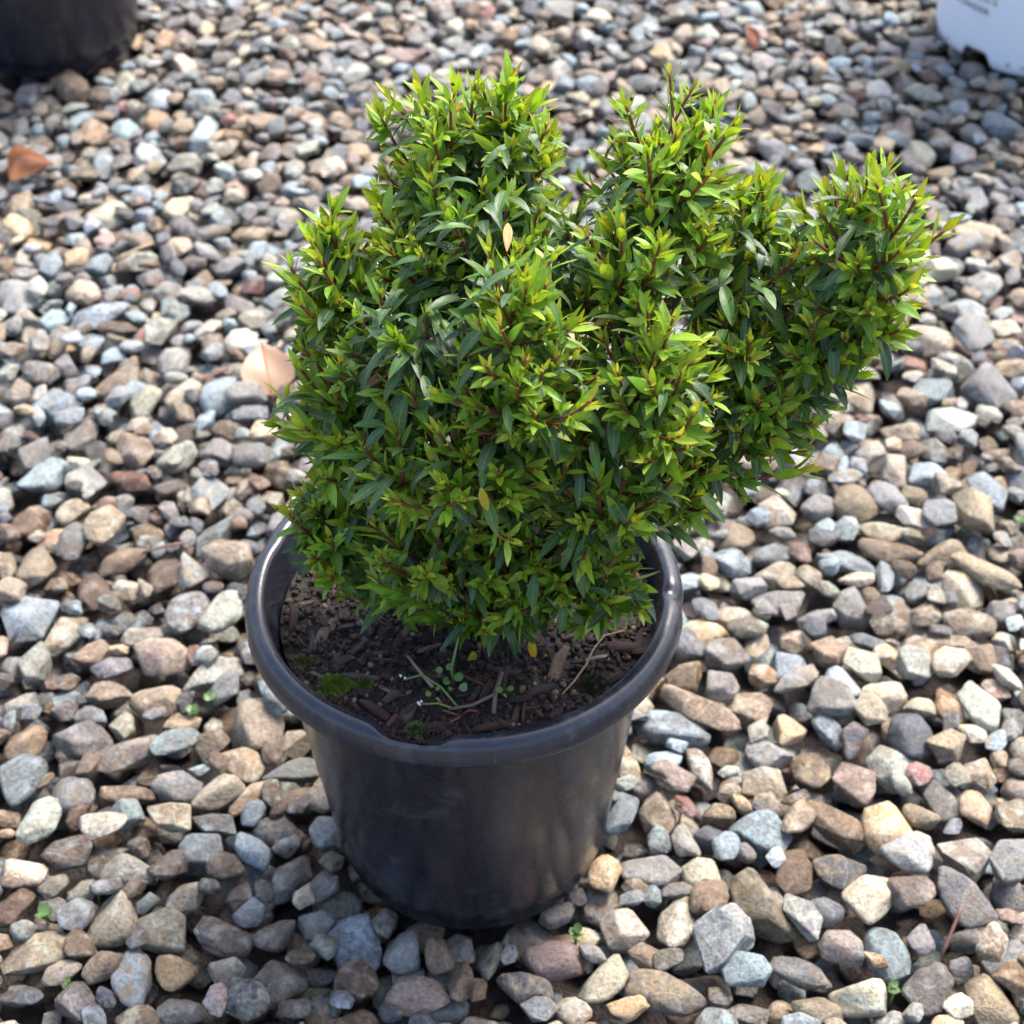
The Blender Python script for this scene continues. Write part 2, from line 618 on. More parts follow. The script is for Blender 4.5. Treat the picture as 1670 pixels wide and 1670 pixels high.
def footprint(x, y, a, b, c, M):
    """window of cells, lower and upper half-height of the rotated ellipsoid"""
    A = M @ np.diag([a * a, b * b, c * c]) @ M.T          # covariance shape
    rx, ry = math.sqrt(A[0, 0]), math.sqrt(A[1, 1])
    i0, i1 = int((x - rx - X0) / GRID), int((x + rx - X0) / GRID) + 1
    j0, j1 = int((y - ry - Y0) / GRID), int((y + ry - Y0) / GRID) + 1
    if i0 < 0 or j0 < 0 or i1 >= nx or j1 >= ny: return None
    gx = X0 + (np.arange(i0, i1) + .5) * GRID - x
    gy = Y0 + (np.arange(j0, j1) + .5) * GRID - y
    Q = np.linalg.inv(A)
    dx, dy = gx[:, None], gy[None, :]
    # solve Q-form for z
    bq = Q[0, 2] * dx + Q[1, 2] * dy
    cq = Q[0, 0] * dx * dx + 2 * Q[0, 1] * dx * dy + Q[1, 1] * dy * dy - 1
    disc = bq * bq - Q[2, 2] * cq
    ok = disc > 0
    if not ok.any(): return None
    sq = np.sqrt(np.where(ok, disc, 0))
    return (i0, i1, j0, j1), ok, (-bq - sq) / Q[2, 2], (-bq + sq) / Q[2, 2]


def rest_height(fp):
    (i0, i1, j0, j1), ok, lo, hi = fp
    return (HF[i0:i1, j0:j1] - lo * .86)[ok].max()


def stamp(fp, z):
    (i0, i1, j0, j1), ok, lo, hi = fp
    w = HF[i0:i1, j0:j1]
    w[ok] = np.maximum(w[ok], (z + hi * .9)[ok])


def put(x, y, z, a, b, c, M, code, hand=False, wet=None):
    stones.append(dict(p=(x, y, z), s=(a, b, c), M=M, code=code, hand=hand, wet=wet))


def rand_size(lo=.0062, hi=.0150):
    a = float(np.clip(rng.lognormal(math.log(.0105), .28), lo, hi))
    b = a * float(rng.uniform(.62, .95))
    c = b * float(rng.uniform(.42, .86))
    return a, b, c


def in_view_weight(x, y):
    q = project(np.array([x, y, 0.0]))
    return -80 < q[0] < 1750 and -60 < q[1] < 1760


def deposit(tries, top_max, lo, hi, kc, region=None, below=None):
    done = 0
    for t in range(tries):
        if below is not None and t % 250 == 0:
            gi0, gi1 = int((region[0] - X0) / GRID), int((region[1] - X0) / GRID)
            gj0, gj1 = int((region[2] - Y0) / GRID), int((region[3] - Y0) / GRID)
            low = np.argwhere(HF[gi0:gi1, gj0:gj1] < below)
            if len(low) < 50: break
        if below is not None:
            pk = low[rng.integers(len(low), size=kc)]
            xs = X0 + (gi0 + pk[:, 0] + .5) * GRID; ys = Y0 + (gj0 + pk[:, 1] + .5) * GRID
        elif region:
            xs = rng.uniform(region[0], region[1], kc); ys = rng.uniform(region[2], region[3], kc)
        else:
            xs = rng.uniform(X0 + .02, X1 - .02, kc); ys = rng.uniform(Y0 + .02, Y1 - .02, kc)
        ii = ((xs - X0) / GRID).astype(int); jj = ((ys - Y0) / GRID).astype(int)
        k = int(np.argmin(HF[ii, jj]))
        x, y = float(xs[k]), float(ys[k])
        a, b, c = rand_size(lo, hi)
        best = None
        for _ in range(2):
            M = rotm(rng.uniform(0, math.pi), rng.normal() * .30, rng.normal() * .25)
            fp = footprint(x, y, a, b, c, M)
            if fp is None: continue
            z = rest_height(fp)
            if best is None or z < best[0]: best = (z, fp, M)
        if best is None: continue
        z, fp, M = best
        if z + c * .9 > top_max + rng.normal() * .0015: continue
        stamp(fp, z)
        put(x, y, z, a, b, c, M, FILL[int(rng.integers(len(FILL)))])
        done += 1
    return done


# bottom layer, hidden for the most part
deposit(9500, -.0085, .007, .015, 8)

# stones read from the photograph: x y long short angle(ccw, degrees) colour
HAND = """
1240 1356 105 75 -10 B;1362 1341 120 60 -50 T;1445 1359 98 78 80 O;1300 1342 70 50 60 T;1392 1279 80 72 60 P;1454 1248 90 70 -60 K;1481 1209 85 70 -70 S;1255 1230 78 58 -15 G
1284 1197 75 52 60 O;1350 1194 66 52 -60 B;1245 1281 72 58 0 T;1323 1260 74 60 -60 T;1541 1230 58 48 -30 T;1598 1257 60 52 90 L;1535 1305 84 56 -75 V;1586 1323 74 54 90 O;1499 1335 60 48 -40 T
1239 1484 148 92 -65 T;1368 1421 86 72 -20 S;1296 1421 92 58 80 N;1418 1469 100 72 45 L;1481 1472 76 66 -20 T;1481 1412 80 70 -40 G;1577 1398 84 66 -60 W;1565 1484 118 74 -50 G;1643 1415 88 60 60 G
1445 1553 98 68 -70 B;1370 1544 72 64 0 P;1340 1490 66 56 -40 S;1400 1613 104 88 -45 W;1520 1613 98 92 30 V;1616 1634 106 84 -60 T;1305 1589 104 54 -15 G;1308 1514 98 48 -65 G;1191 1538 92 76 60 G
1212 1595 80 68 20 B;1332 1649 84 58 -20 T;1218 1655 80 50 10 V;1500 1538 54 44 90 V;1613 1550 70 48 70 N;1058 1419 102 74 -10 G;985 1429 66 54 80 O;1147 1429 72 62 -30 L;1104 1508 106 60 62 W
1018 1518 80 72 0 L;903 1565 100 80 -25 P;986 1604 106 62 58 L;1087 1625 132 66 -18 T;1168 1551 102 86 45 G;1154 1475 80 58 60 N;860 1613 100 58 -25 S;1056 1563 56 46 -60 N;938 1467 40 34 40 S
907 1496 60 44 20 V;1025 1652 76 46 10 O;934 1652 58 48 -60 L;879 1652 60 48 0 G;663 1555 76 66 60 V;681 1623 106 74 10 P;749 1549 64 52 90 V;794 1569 106 40 80 G;715 1569 64 48 -60 N
758 1610 74 44 75 T;577 1539 112 86 -75 B;513 1509 62 58 0 G;474 1429 102 58 60 V;529 1360 76 50 80 B;455 1355 86 58 -10 V;488 1304 70 48 30 T;483 1258 116 38 25 G;483 1207 62 54 0 L
418 1180 98 80 -60 L;460 1152 68 58 -60 B;1096 1189 126 56 -15 B;1140 1165 142 52 -35 T;1082 1244 62 44 0 B;1096 1277 72 54 -25 P;1142 1258 80 38 -68 K;1011 1330 80 48 65 B;1022 1253 86 40 -80 L
1073 1327 74 60 80 L;1115 1378 66 40 -70 K;1150 1035 78 62 -20 O;1121 1063 58 52 -40 B;1119 1113 66 52 20 T;1185 1077 76 62 -20 G;1234 1056 58 40 80 L;1286 1088 80 66 -60 B;1225 1156 84 72 -40 L
1243 1106 46 42 0 O;1297 1124 92 38 35 G;1174 1137 64 54 60 V;1200 1010 58 42 -20 L;1268 833 62 56 0 L;1392 827 72 60 -10 T;1446 822 62 46 -50 G;1489 857 60 38 -20 W;1527 854 58 54 60 G
1586 849 76 66 -60 T;1613 819 72 52 -50 B;1538 811 50 42 20 T;1489 811 48 42 -40 T;1514 776 64 38 -5 B;1457 782 52 46 -60 L;1436 873 76 34 -15 L;1449 905 100 42 -20 T;1533 900 82 42 5 T
1379 916 96 44 -8 B;1268 903 82 42 20 G;1266 938 70 42 15 L;1320 946 50 42 -60 L;1268 986 86 46 5 G;1392 992 66 58 -40 G;1395 951 60 24 0 L;1444 946 70 28 85 G;1570 959 74 58 -45 W
1605 946 112 40 -40 T;1511 1000 52 48 0 L;1576 1021 86 56 -25 L;1457 1021 54 34 5 L;1349 1064 64 56 50 N;1414 1046 56 34 -20 S;1406 1089 72 46 -45 L;1444 1081 50 44 -60 O;1489 1100 62 52 -50 K
1543 1097 76 50 25 L;1554 1056 76 28 -12 T;1441 1137 82 54 0 L;1371 1118 66 48 -50 B;1349 1159 86 70 20 G;1549 1164 82 46 -60 O;1595 1164 92 54 -68 K;1414 1175 58 46 -50 L;1624 1129 50 42 -30 P
1635 1003 52 46 0 G;119 835 60 48 20 L;46 854 66 56 20 N;92 881 62 42 30 O;121 892 70 48 70 G;175 873 78 64 45 L;59 929 70 56 70 T;51 1010 98 82 40 B;16 983 56 46 0 L
102 1034 102 42 66 T;151 962 76 52 -55 N;199 921 78 38 30 T;207 964 56 34 -10 L;272 937 76 56 75 N;318 943 52 48 0 T;348 873 88 38 35 G;375 924 82 62 -20 L;310 999 94 70 38 B
366 1013 88 56 50 K;232 1045 66 34 8 P;264 1078 96 62 -15 P;348 1102 108 46 30 K;154 1067 76 50 30 N;22 1088 54 46 40 G;59 1091 70 48 75 K;183 1091 66 42 15 V;178 1134 76 42 0 L
256 1140 88 68 -10 L;296 1183 62 48 10 T;32 1156 66 44 15 G;105 1145 58 46 70 B;151 1172 58 32 -20 G;345 1215 62 50 0 N;207 1233 122 54 22 V;288 1222 82 48 20 B;199 1183 48 42 80 L
40 1212 78 58 42 T;137 1220 90 56 20 V;33 1275 94 76 70 B;117 1296 86 72 -60 G;69 1347 94 58 60 K;207 1295 92 38 -8 T;210 1328 58 52 -30 B;278 1334 82 52 -15 L;287 1281 82 52 0 V
353 1290 92 56 20 L;407 1305 80 34 45 O;395 1245 82 56 -25 L;350 1344 76 38 -10 V;329 1389 82 70 -20 B;171 1356 76 46 10 L;114 1398 78 58 32 N;36 1424 82 50 -10 W;204 1424 96 58 0 K
413 1389 84 50 -55 B;278 1416 70 52 60 N;302 1460 76 52 30 T;368 1419 64 56 0 N;186 1496 102 82 60 L;126 1496 66 52 60 B;269 1523 98 80 -30 T;365 1529 98 66 -10 V;60 1553 128 74 15 L
18 1484 76 56 60 N;216 1598 122 66 -75 B;284 1589 76 66 -40 O;368 1589 62 52 0 T;455 1598 98 80 50 V;449 1529 72 56 20 V;407 1640 82 72 -40 S;129 1637 78 62 -40 V;102 1589 68 42 25 T
168 1583 72 52 60 T;296 1652 86 50 0 G;356 1646 60 40 80 P;30 1625 82 48 10 S;24 478 78 56 -20 G;135 475 58 46 0 L;162 513 96 42 18 B;148 564 62 42 -35 B;92 559 52 38 75 T
194 613 88 52 35 T;162 430 48 42 0 B;283 508 54 34 -15 B;261 546 56 38 25 K;302 645 68 38 38 L;356 648 68 56 60 B;404 656 72 42 10 V;388 554 62 46 0 W;92 664 76 48 20 B
132 705 76 58 70 V;234 661 54 40 40 L;216 731 72 50 -12 L;286 742 68 42 20 K;140 785 68 46 -5 K;75 772 98 54 35 B;54 742 68 48 45 G;22 713 54 48 0 K;213 788 68 36 -10 R
270 799 58 50 30 V;340 802 66 60 0 B;361 734 62 42 -10 V;415 748 72 36 10 G;375 699 66 34 10 T;428 707 52 34 20 O;32 637 56 38 -10 W;65 616 66 34 -15 G;153 218 50 38 -5 O
254 201 46 34 0 O;381 304 46 38 0 P;125 275 60 34 -5 B;170 263 60 38 -60 B;333 216 60 42 80 B;203 206 60 44 -60 B;259 165 42 38 0 B;381 220 52 26 -15 O;237 256 56 32 -20 K
300 266 60 36 -10 K;177 347 72 50 20 W;98 359 76 24 8 T;29 335 52 46 40 L;201 137 58 40 -40 K;117 148 56 36 -10 N;50 153 56 32 10 V;655 88 66 30 -8 P;440 200 56 38 0 O
1460 107 52 20 -8 O;1500 70 62 34 20 V;1526 103 52 38 0 G;1586 121 46 28 5 V;1476 141 52 42 70 S;1432 150 46 34 0 W;1505 160 62 22 -8 W;1473 207 58 40 60 P;1534 225 46 36 -20 L
1631 205 62 44 -30 B;1588 217 42 38 0 V;1571 252 48 36 40 P;1500 247 52 44 0 K;1618 162 56 26 0 T;1558 154 56 32 -10 V;1488 272 46 38 0 G;1590 383 78 42 -10 L;1588 323 58 46 60 G
1568 405 62 28 10 B;1550 438 48 38 0 B;1530 454 52 34 0 W;1606 465 72 42 10 K;1646 423 52 38 25 T;1475 491 58 40 -75 L;1513 485 42 34 0 T;1575 505 66 38 -5 B;1510 551 92 48 -15 L
1584 558 66 58 0 G;1557 593 62 46 0 K;1488 598 48 34 0 R;1646 604 62 32 10 T;1637 538 62 32 -5 L;1648 567 52 34 0 B;1520 640 72 48 0 B;1612 640 82 58 -30 G;1555 690 92 48 0 K
1470 700 66 46 -20 L;1400 640 64 58 0 L;1420 745 56 46 20 T;1640 745 60 46 0 T;1365 690 62 42 10 L;1330 830 56 44 0 V;1200 870 60 58 20 T;1190 920 66 50 -30 B;1220 960 56 44 10 V
"""
for tok in HAND.replace('\n', ';').split(';'):
    tok = tok.split()
    if len(tok) != 6: continue
    px, py, w, h, ang = map(float, tok[:5])
    code = tok[5]
    base = at_z(px, py, -.004)
    depth = float((base - CAM) @ FW)
    th = math.asin(min(1, (CAM[2] + .004) / np.linalg.norm(base - CAM)))
    sc = depth / FPX * .5
    ca, sa = math.cos(R(ang)), math.sin(R(ang))
    k = .80 / math.sin(th)
    E2 = np.array([[w * sc * ca, -h * sc * sa], [w * sc * sa * k, h * sc * ca * k]])
    U, S, _ = np.linalg.svd(E2)
    a, b = float(S[0]) * 1.04, float(S[1]) * 1.04
    phi = math.atan2(U[1, 0], U[0, 0])
    c = min(b * float(rng.uniform(.55, .8)), .0125)
    M = rotm(phi, rng.normal() * .14, rng.normal() * .12)
    x, y = float(base[0]), float(base[1])
    fp = footprint(x, y, a, b, c, M)
    if fp is None: continue
    z = min(max(.0015 - c + float(rng.normal()) * .0012, rest_height(fp) - .002), .0045)
    stamp(fp, z)
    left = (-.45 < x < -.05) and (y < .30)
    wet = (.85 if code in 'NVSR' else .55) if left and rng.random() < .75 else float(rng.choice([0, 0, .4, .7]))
    put(x, y, z, a, b, c, M, code, True, wet)


def block(cx, cy, r):
    gx = X0 + (np.arange(nx) + .5) * GRID; gy = Y0 + (np.arange(ny) + .5) * GRID
    HF[((gx[:, None] - cx) ** 2 + (gy[None, :] - cy) ** 2) < r * r] = .2


block(0, 0, .0655)
block(POT_B['c'][0], POT_B['c'][1], POT_B['r'] + .001)
block(POT_W['c'][0], POT_W['c'][1], POT_W['r'] - .004)
deposit(9000, .0035, .008, .015, 10)
deposit(5000, .0035, .0062, .011, 24)
print('fill', deposit(9000, .0034, .0062, .0120, 5, (-.5, .55, -.16, .95), -.0085))
print('fill', deposit(7000, .0022, .0048, .0080, 4, (-.5, .55, -.16, .95), -.0080))

# --- what the camera sees of each stone decides which become parts of their own


def visible_counts(P, ids, n, cell=4.0):
    q = project(P)
    ok = (q[:, 0] >= 0) & (q[:, 0] < 1670) & (q[:, 1] >= 0) & (q[:, 1] < 1670)
    q, ids = q[ok], ids[ok]
    key = (q[:, 1] / cell).astype(int) * 10000 + (q[:, 0] / cell).astype(int)
    o = np.lexsort((q[:, 2], key))
    key, ids = key[o], ids[o]
    first = np.ones(len(key), bool)
    first[1:] = key[1:] != key[:-1]
    return np.bincount(ids[first], minlength=n)


nS = len(stones)
for i, s in enumerate(stones):
    s['shape'] = SHAPES[int(rng.integers(len(SHAPES)))]
    s['off'] = rng.uniform(-40, 40, 3)
samp, sid = [], []
for i, s in enumerate(stones):
    if not in_view_weight(s['p'][0], s['p'][1]): continue
    V = s['shape'][2] * np.array(s['s'])
    samp.append(V @ s['M'].T + np.array(s['p'])); sid.append(np.full(len(V), i))
samp, sid = np.vstack(samp), np.concatenate(sid)
vis = visible_counts(samp, sid, nS, 5.0)
# things in front hide stones: pot and crown
pc = project(np.array([s['p'] for s in stones]))
vis[(np.abs(pc[:, 0] - 762) < 300) & (pc[:, 1] > 250) & (pc[:, 1] < 1230)] = 0
order = np.argsort(-vis)
chosen = set(int(i) for i in order[:296])


def stone_arrays(s, lv):
    V0 = s['shape'][lv]
    V = (V0 * np.array(s['s'])) @ s['M'].T + np.array(s['p'])
    n = len(V)
    c1, c2 = PAL[s['code']]
    jit = s['jit']
    c1 = np.clip(np.array(c1) * jit[0] * jit[1:4], 0, 1); c2 = np.clip(np.array(PAL[s['alt']][0] if s['alt'] else c2) * jit[0], 0, 1)
    wet = s['wet']
    return V, np.tile([*c1, wet], (n, 1)), np.tile([*c2, jit[4]], (n, 1)), V0 * np.array(s['s']) * 110 + s['off']


bulk = {2: [], 1: []}
for i, s in enumerate(stones):
    x, y = s['p'][:2]
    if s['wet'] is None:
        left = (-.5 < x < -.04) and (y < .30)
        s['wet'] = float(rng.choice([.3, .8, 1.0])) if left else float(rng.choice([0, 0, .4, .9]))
    s['alt'] = str(rng.choice(list('TLNSGBKVGN'))) if rng.random() < .5 and s['code'] not in 'WLO' else None
    s['jit'] = np.concatenate([[rng.uniform(.8, 1.2)], rng.uniform(.95, 1.05, 3), [rng.choice([.4, .7, .95, 1.0])]])
    if i in chosen:
        lv = 3
        V, a, b, sp = stone_arrays(s, lv)
        p = np.array(s['p'])
        o = obj_np('stone', V - p, s['shape']['F'][lv], M_STONE, ground, smooth=s['shape']['S'][lv],
                   attrs={'col': ('FLOAT_COLOR', a), 'col2': ('FLOAT_COLOR', b), 'sp': ('FLOAT_VECTOR', sp)})
        o.location = s['p']
        if s['code'] == 'R' : o['label'] = 'brick red angular stone'
        s['obj'] = o
    else:
        bulk[2 if vis[i] > 0 else 1].append(s)
GV, GF, GA, GB, GS, GM, b0 = [], [], [], [], [], [], 0
for lv in (2, 1):
    for s in bulk[lv]:
        V, a, b, sp = stone_arrays(s, lv)
        GV.append(V); GA.append(a); GB.append(b); GS.append(sp)
        GF.append(s['shape']['F'][lv] + b0); GM.append(s['shape']['S'][lv]); b0 += len(V)
gravel = obj_np('gravel', np.vstack(GV), np.vstack(GF), M_STONE, ground, smooth=np.concatenate(GM),
                attrs={'col': ('FLOAT_COLOR', np.vstack(GA)), 'col2': ('FLOAT_COLOR', np.vstack(GB)), 'sp': ('FLOAT_VECTOR', np.vstack(GS))})
tag(gravel, kind='stuff')
print('stones', nS, 'bulk2', len(bulk[2]), 'bulk1', len(bulk[1]))
HF[HF > .1] = 0.0


def ground_top(x, y):
    i, j = int((x - X0) / GRID), int((y - Y0) / GRID)
    return float(HF[i - 2:i + 3, j - 2:j + 3].max())


# ------------------------------------------------------------------ pots
def lathe(prof, seg, fn=None, closed=False):
    V = []
    for k in range(seg):
        a = 2 * math.pi * k / seg
        for (r, z) in prof:
            rr, zz = (r, z) if fn is None else fn(r, z, a)
            V.append((rr * math.cos(a), rr * math.sin(a), zz))
    m = len(prof); F = []
    for k in range(seg):
        k2 = (k + 1) % seg
        for i in range(m - 1 + (1 if closed else 0)):
            i2 = (i + 1) % m
            F.append((k * m + i, k2 * m + i, k2 * m + i2, k * m + i2))
    return np.array(V), np.array(F, np.int32)


def adiff(a, b):
    return (a - b + math.pi) % (2 * math.pi) - math.pi


def dented(r, z, a):
    """hand-worn plastic: slightly oval, rim pinched in at the front"""
    t = max(0.0, min(1.0, z / .17))
    r = r * (1 + t * (.006 * math.cos(2 * a + .6) + .004 * math.cos(3 * a + 2)))
    z = z + t * t * (.0016 * math.cos(a - .35) + .0007 * math.cos(4 * a + 1))
    return r, z


def dented_rim(r, z, a):
    r2, z2 = dented(r, z, a)
    inner = max(0.0, min(1.0, (.0936 - r) / .0060))
    d = adiff(a, R(-102))
    notch = 1 / (1 + math.exp((abs(d) - .145) / .022))
    r2 += inner * notch * .0044
    z2 -= inner * notch * .0042
    d2 = adiff(a, R(-6))
    n2 = math.exp(-(d2 / .05) ** 2)
    z2 -= n2 * .0018
    r2 -= n2 * .0012
    d3 = adiff(a, R(163))
    r2 -= .0010 * math.exp(-(d3 / .07) ** 2)
    return r2, z2


H_POT = .1728
RB, RW = .0652, .0838


def wall_r(z):
    return RB + (RW - RB) * (z / .165)


def make_pot(name, mw, mr, fnw=dented, fnr=dented_rim, seg=160):
    root = empty(name)
    prof = [(0.0005, .004), (RB - .012, .004), (RB - .009, .0), (RB - .004, .0), (RB - .0012, .0012), (RB - .0002, .004), (RB + .0012, .0125), (RB + .0022, .0132)]
    for z in np.linspace(.02, .1570, 12): prof.append((wall_r(z) + .0004, z))
    ins = [(wall_r(z) - (-.0001 if z > .141 else .0030), z) for z in np.linspace(.1570, .008, 12)]
    prof += ins + [(0.0005, .0075)]
    V, F = lathe(prof, seg, fnw)
    obj_np('wall', V, F, mw, root)
    rp = [(RW - .0004, .1585), (RW + .0016, .1602), (.0935, .1603), (.0951, .1607), (.0954, .1618), (.0951, .1648), (.0944, .1682), (.0932, .1707), (.0914, .1722), (.0894, .1728),
          (.0876, .1726), (.0864, .1716), (.0856, .1695), (.0848, .1655), (.0838, .1605), (.0826, .1560), (.0815, .1510), (.0803, .1420), (.0812, .1420)]
    V, F = lathe(rp, seg * 2, fnr, closed=True)
    obj_np('rim', V, F, mr, root)
    return root


pot = make_pot('nursery_pot', M_POT, M_RIM)
pot.location = (0, 0, .0005)
pot.rotation_euler = (R(-.2), R(-.3), 0)
pot.scale = (1.008, 1.008, 1.0)
tag(pot, 'round black plastic nursery pot with rolled rim holding the leafy green shrub', 'plant pot', 'black nursery pots on the gravel')

pot2 = empty('nursery_pot')
for ch in list(pot.children):
    c = ch.copy(); col.objects.link(c); c.parent = pot2
pot2.location = (POT_B['c'][0], POT_B['c'][1], .001)
pot2.rotation_euler = (0, 0, 2.2)
pot2.scale = (1.06, 1.06, 1.06)
tag(pot2, 'blurred black plastic nursery pot cut off by the upper left corner', 'plant pot', 'black nursery pots on the gravel')

# --- white pot with drainage slots at its foot
RBW, RTW, HW = POT_W['r'], .109, .215


def make_white_pot():
    root = empty('white_pot', (POT_W['c'][0], POT_W['c'][1], .0005))
    seg = 240
    a0 = R(-140)     # middle of the slot facing the camera

    def slot(a):
        best = 9
        for k in range(6):
            best = min(best, abs(adiff(a, a0 + k * math.pi / 3)))
        return best
    zs = [0.0, .003, .006, .009, .012, .0145, .017, .022, .04, .08, .12, .16, .20]
    V = []; F = []
    for side in (0, 1):
        for k in range(seg):
            a = 2 * math.pi * k / seg
            s = slot(a)
            lift = .0125 / (1 + math.exp((s - .155) / .012))
            for z in zs:
                zz = lift + z * (1 - lift / .20)
                r = RBW + (RTW - RBW) * (zz / HW) - side * .0018
                if zz < .004 : r -= .0012
                V.append((r * math.cos(a), r * math.sin(a), zz))
    m = len(zs); o = seg * m
    for k in range(seg):
        k2 = (k + 1) % seg
        for i in range(m - 1):
            F.append((k * m + i, k2 * m + i, k2 * m + i + 1, k * m + i + 1))
            F.append((o + k * m + i, o + k * m + i + 1, o + k2 * m + i + 1, o + k2 * m + i))
        F.append((k * m, o + k * m, o + k2 * m, k2 * m))
    obj_np('wall', np.array(V), np.array(F, np.int32), M_WHITE, root)
    Vb, Fb = lathe([(.0005, .014), (RBW - .004, .014), (RBW - .004, .016), (.0005, .016)], 64)
    obj_np('base', Vb, Fb, plain('dark_pot_inside', (.02, .02, .025), .6), root)
    rp = [(RTW - .004, .198), (RTW + .004, .200), (RTW + .007, .203), (RTW + .006, .211), (RTW + .002, .216), (RTW - .003, .214), (RTW - .004, .206)]
    Vr, Fr = lathe(rp, 120, closed=True)
    obj_np('rim', Vr, Fr, M_WHITE, root)
    # moulded dots near the foot
    dm = plain('moulded_dot', (.42, .45, .5), .5)
    for px, py in ((1546, 62), (1644, 106), (1668, 112)):
        d = ray(px, py)
        # meet the cone wall
        t = 0.9
        for _ in range(4000):
            q = CAM + d * t - np.array([POT_W['c'][0], POT_W['c'][1], 0])
            if math.hypot(q[0], q[1]) < RBW + (RTW - RBW) * (q[2] / HW): break
            t += .0005
        a = math.atan2(q[1], q[0])
        V0, F0 = ICO[1]
        o_ = obj_np('moulded_dot', V0 * np.array([.0006, .0020, .0020]), F0, dm, root)
        rr = RBW + (RTW - RBW) * (q[2] / HW) + .0002
        o_.location = (rr * math.cos(a), rr * math.sin(a), q[2])
        o_.rotation_euler = (0, 0, a)
    # printed lettering wrapped round the wall
    dg = bpy.context.evaluated_depsgraph_get()

    def letter(text, size, a_start, z_start, mat, name):
        cu = bpy.data.curves.new('lettering', 'FONT')
        cu.body = text; cu.size = size
        to = bpy.data.objects.new('lettering_source', cu)
        col.objects.link(to)
        bpy.context.view_layer.update()
        me = to.evaluated_get(bpy.context.evaluated_depsgraph_get()).to_mesh()
        pts = [v.co.copy() for v in me.vertices]; faces = [tuple(p.vertices) for p in me.polygons]
        to.evaluated_get(bpy.context.evaluated_depsgraph_get()).to_mesh_clear()
        bpy.data.objects.remove(to)
        out = []
        for p in pts:
            z = z_start + p.y
            r = RBW + (RTW - RBW) * (z / HW) + .0006
            a = a_start + p.x / r
            out.append((r * math.cos(a), r * math.sin(a), z))
        nm = bpy.data.meshes.new(name)
        nm.from_pydata(out, [], faces)
        nm.materials.append(mat)
        link(bpy.data.objects.new(name, nm), root)
    ink = plain('grey_ink', (.10, .12, .15), .6)
    green = plain('green_ink', (.22, .42, .20), .6)
    letter('PURE LANDER', .0082, math.atan2(-.80, -.60) - .70, .047, ink, 'lettering')
    letter('TREES', .0125, math.atan2(-.80, -.60) - .42, .058, green, 'lettering')
    tag(root, 'white plastic plant pot with printed lettering and slotted foot at upper right corner', 'plant pot')
    return root


make_white_pot()

# ------------------------------------------------------------------ potting soil
SOIL_Z = .1565
M_SOIL = soil_material()


def soil_h(x, y):
    r = math.hypot(x, y)
    return (.0045 * noise.noise(Vector((x * 28, y * 28, 3))) + .0022 * noise.noise(Vector((x * 95, y * 95, 7))) + .0011 * noise.noise(Vector((x * 260, y * 260, 1)))
            + .004 * math.exp(-(r / .03) ** 2) - .003 * max(0, -x / .08) + .0035 * max(0, (-y - .05) / .03))


def make_soil(name, root_loc, scale=1.0):
    rings, seg = 34, 110
    V = [(0, 0, soil_h(0, 0))]; F = []
    for i in range(1, rings + 1):
        r = .0828 * i / rings
        for k in range(seg):
            a = 2 * math.pi * k / seg
            x, y = r * math.cos(a), r * math.sin(a)
            V.append((x, y, soil_h(x, y)))
    for k in range(seg):
        F.append((0, 1 + k, 1 + (k + 1) % seg))
    for i in range(rings - 1):
        for k in range(seg):
            a, b = 1 + i * seg + k, 1 + i * seg + (k + 1) % seg
            F += [(a, a + seg, b + seg), (a, b + seg, b)]
    o = obj_np(name, np.array(V) * scale, np.array(F, np.int32), M_SOIL)
    o.location = root_loc
    return o


soil = make_soil('potting_soil', (0, 0, SOIL_Z))
tag(soil, 'dark brown potting soil with bark mulch filling the front black pot', 'soil')
soil2 = make_soil('potting_soil', (POT_B['c'][0], POT_B['c'][1], .165))
tag(soil2, 'dark potting soil inside the blurred black pot in the upper left corner', 'soil')
soil3 = make_soil('potting_soil', (POT_W['c'][0], POT_W['c'][1], .195), 1.30)
tag(soil3, 'dark potting soil inside the white pot in the upper right corner', 'soil')


def soil_at(px, py):
    p = at_z(px, py, SOIL_Z)
    for _ in range(4):
        p = at_z(px, py, SOIL_Z + soil_h(p[0], p[1]))
    return p


BARK = {'d': (.022, .011, .007), 'r': (.062, .023, .014), 't': (.21, .125, .075), 'g': (.070, .047, .033), 'b': (.045, .020, .012), 'c': (.28, .22, .14)}


def chip(p, L, W, T, yaw, pitch, code, roll=None):
    sh = CHIPS[int(rng.integers(len(CHIPS)))][2]
    # squarer ends than a stone
    V0 = np.sign(sh) * np.abs(sh) ** .75
    V = V0 * np.array([L, W, T]) / 2
    V[:, 2] += .12 * L * (V0[:, 0] ** 2) * rng.uniform(-.6, .6)
    n = len(V)
    c = np.array(BARK[code]) * rng.uniform(.75, 1.25)
    o = obj_np('bark_chip', V, ICO[2][1], M_WOOD, soil,
               attrs={'col': ('FLOAT_COLOR', np.tile([*c, 0], (n, 1))), 'sp': ('FLOAT_VECTOR', V * 260 + rng.uniform(-30, 30, 3))})
    o.location = np.array(p) - np.array([0, 0, SOIL_Z])
    o.rotation_euler = (rng.uniform(-.4, .4) if roll is None else roll, pitch, yaw)
    return o


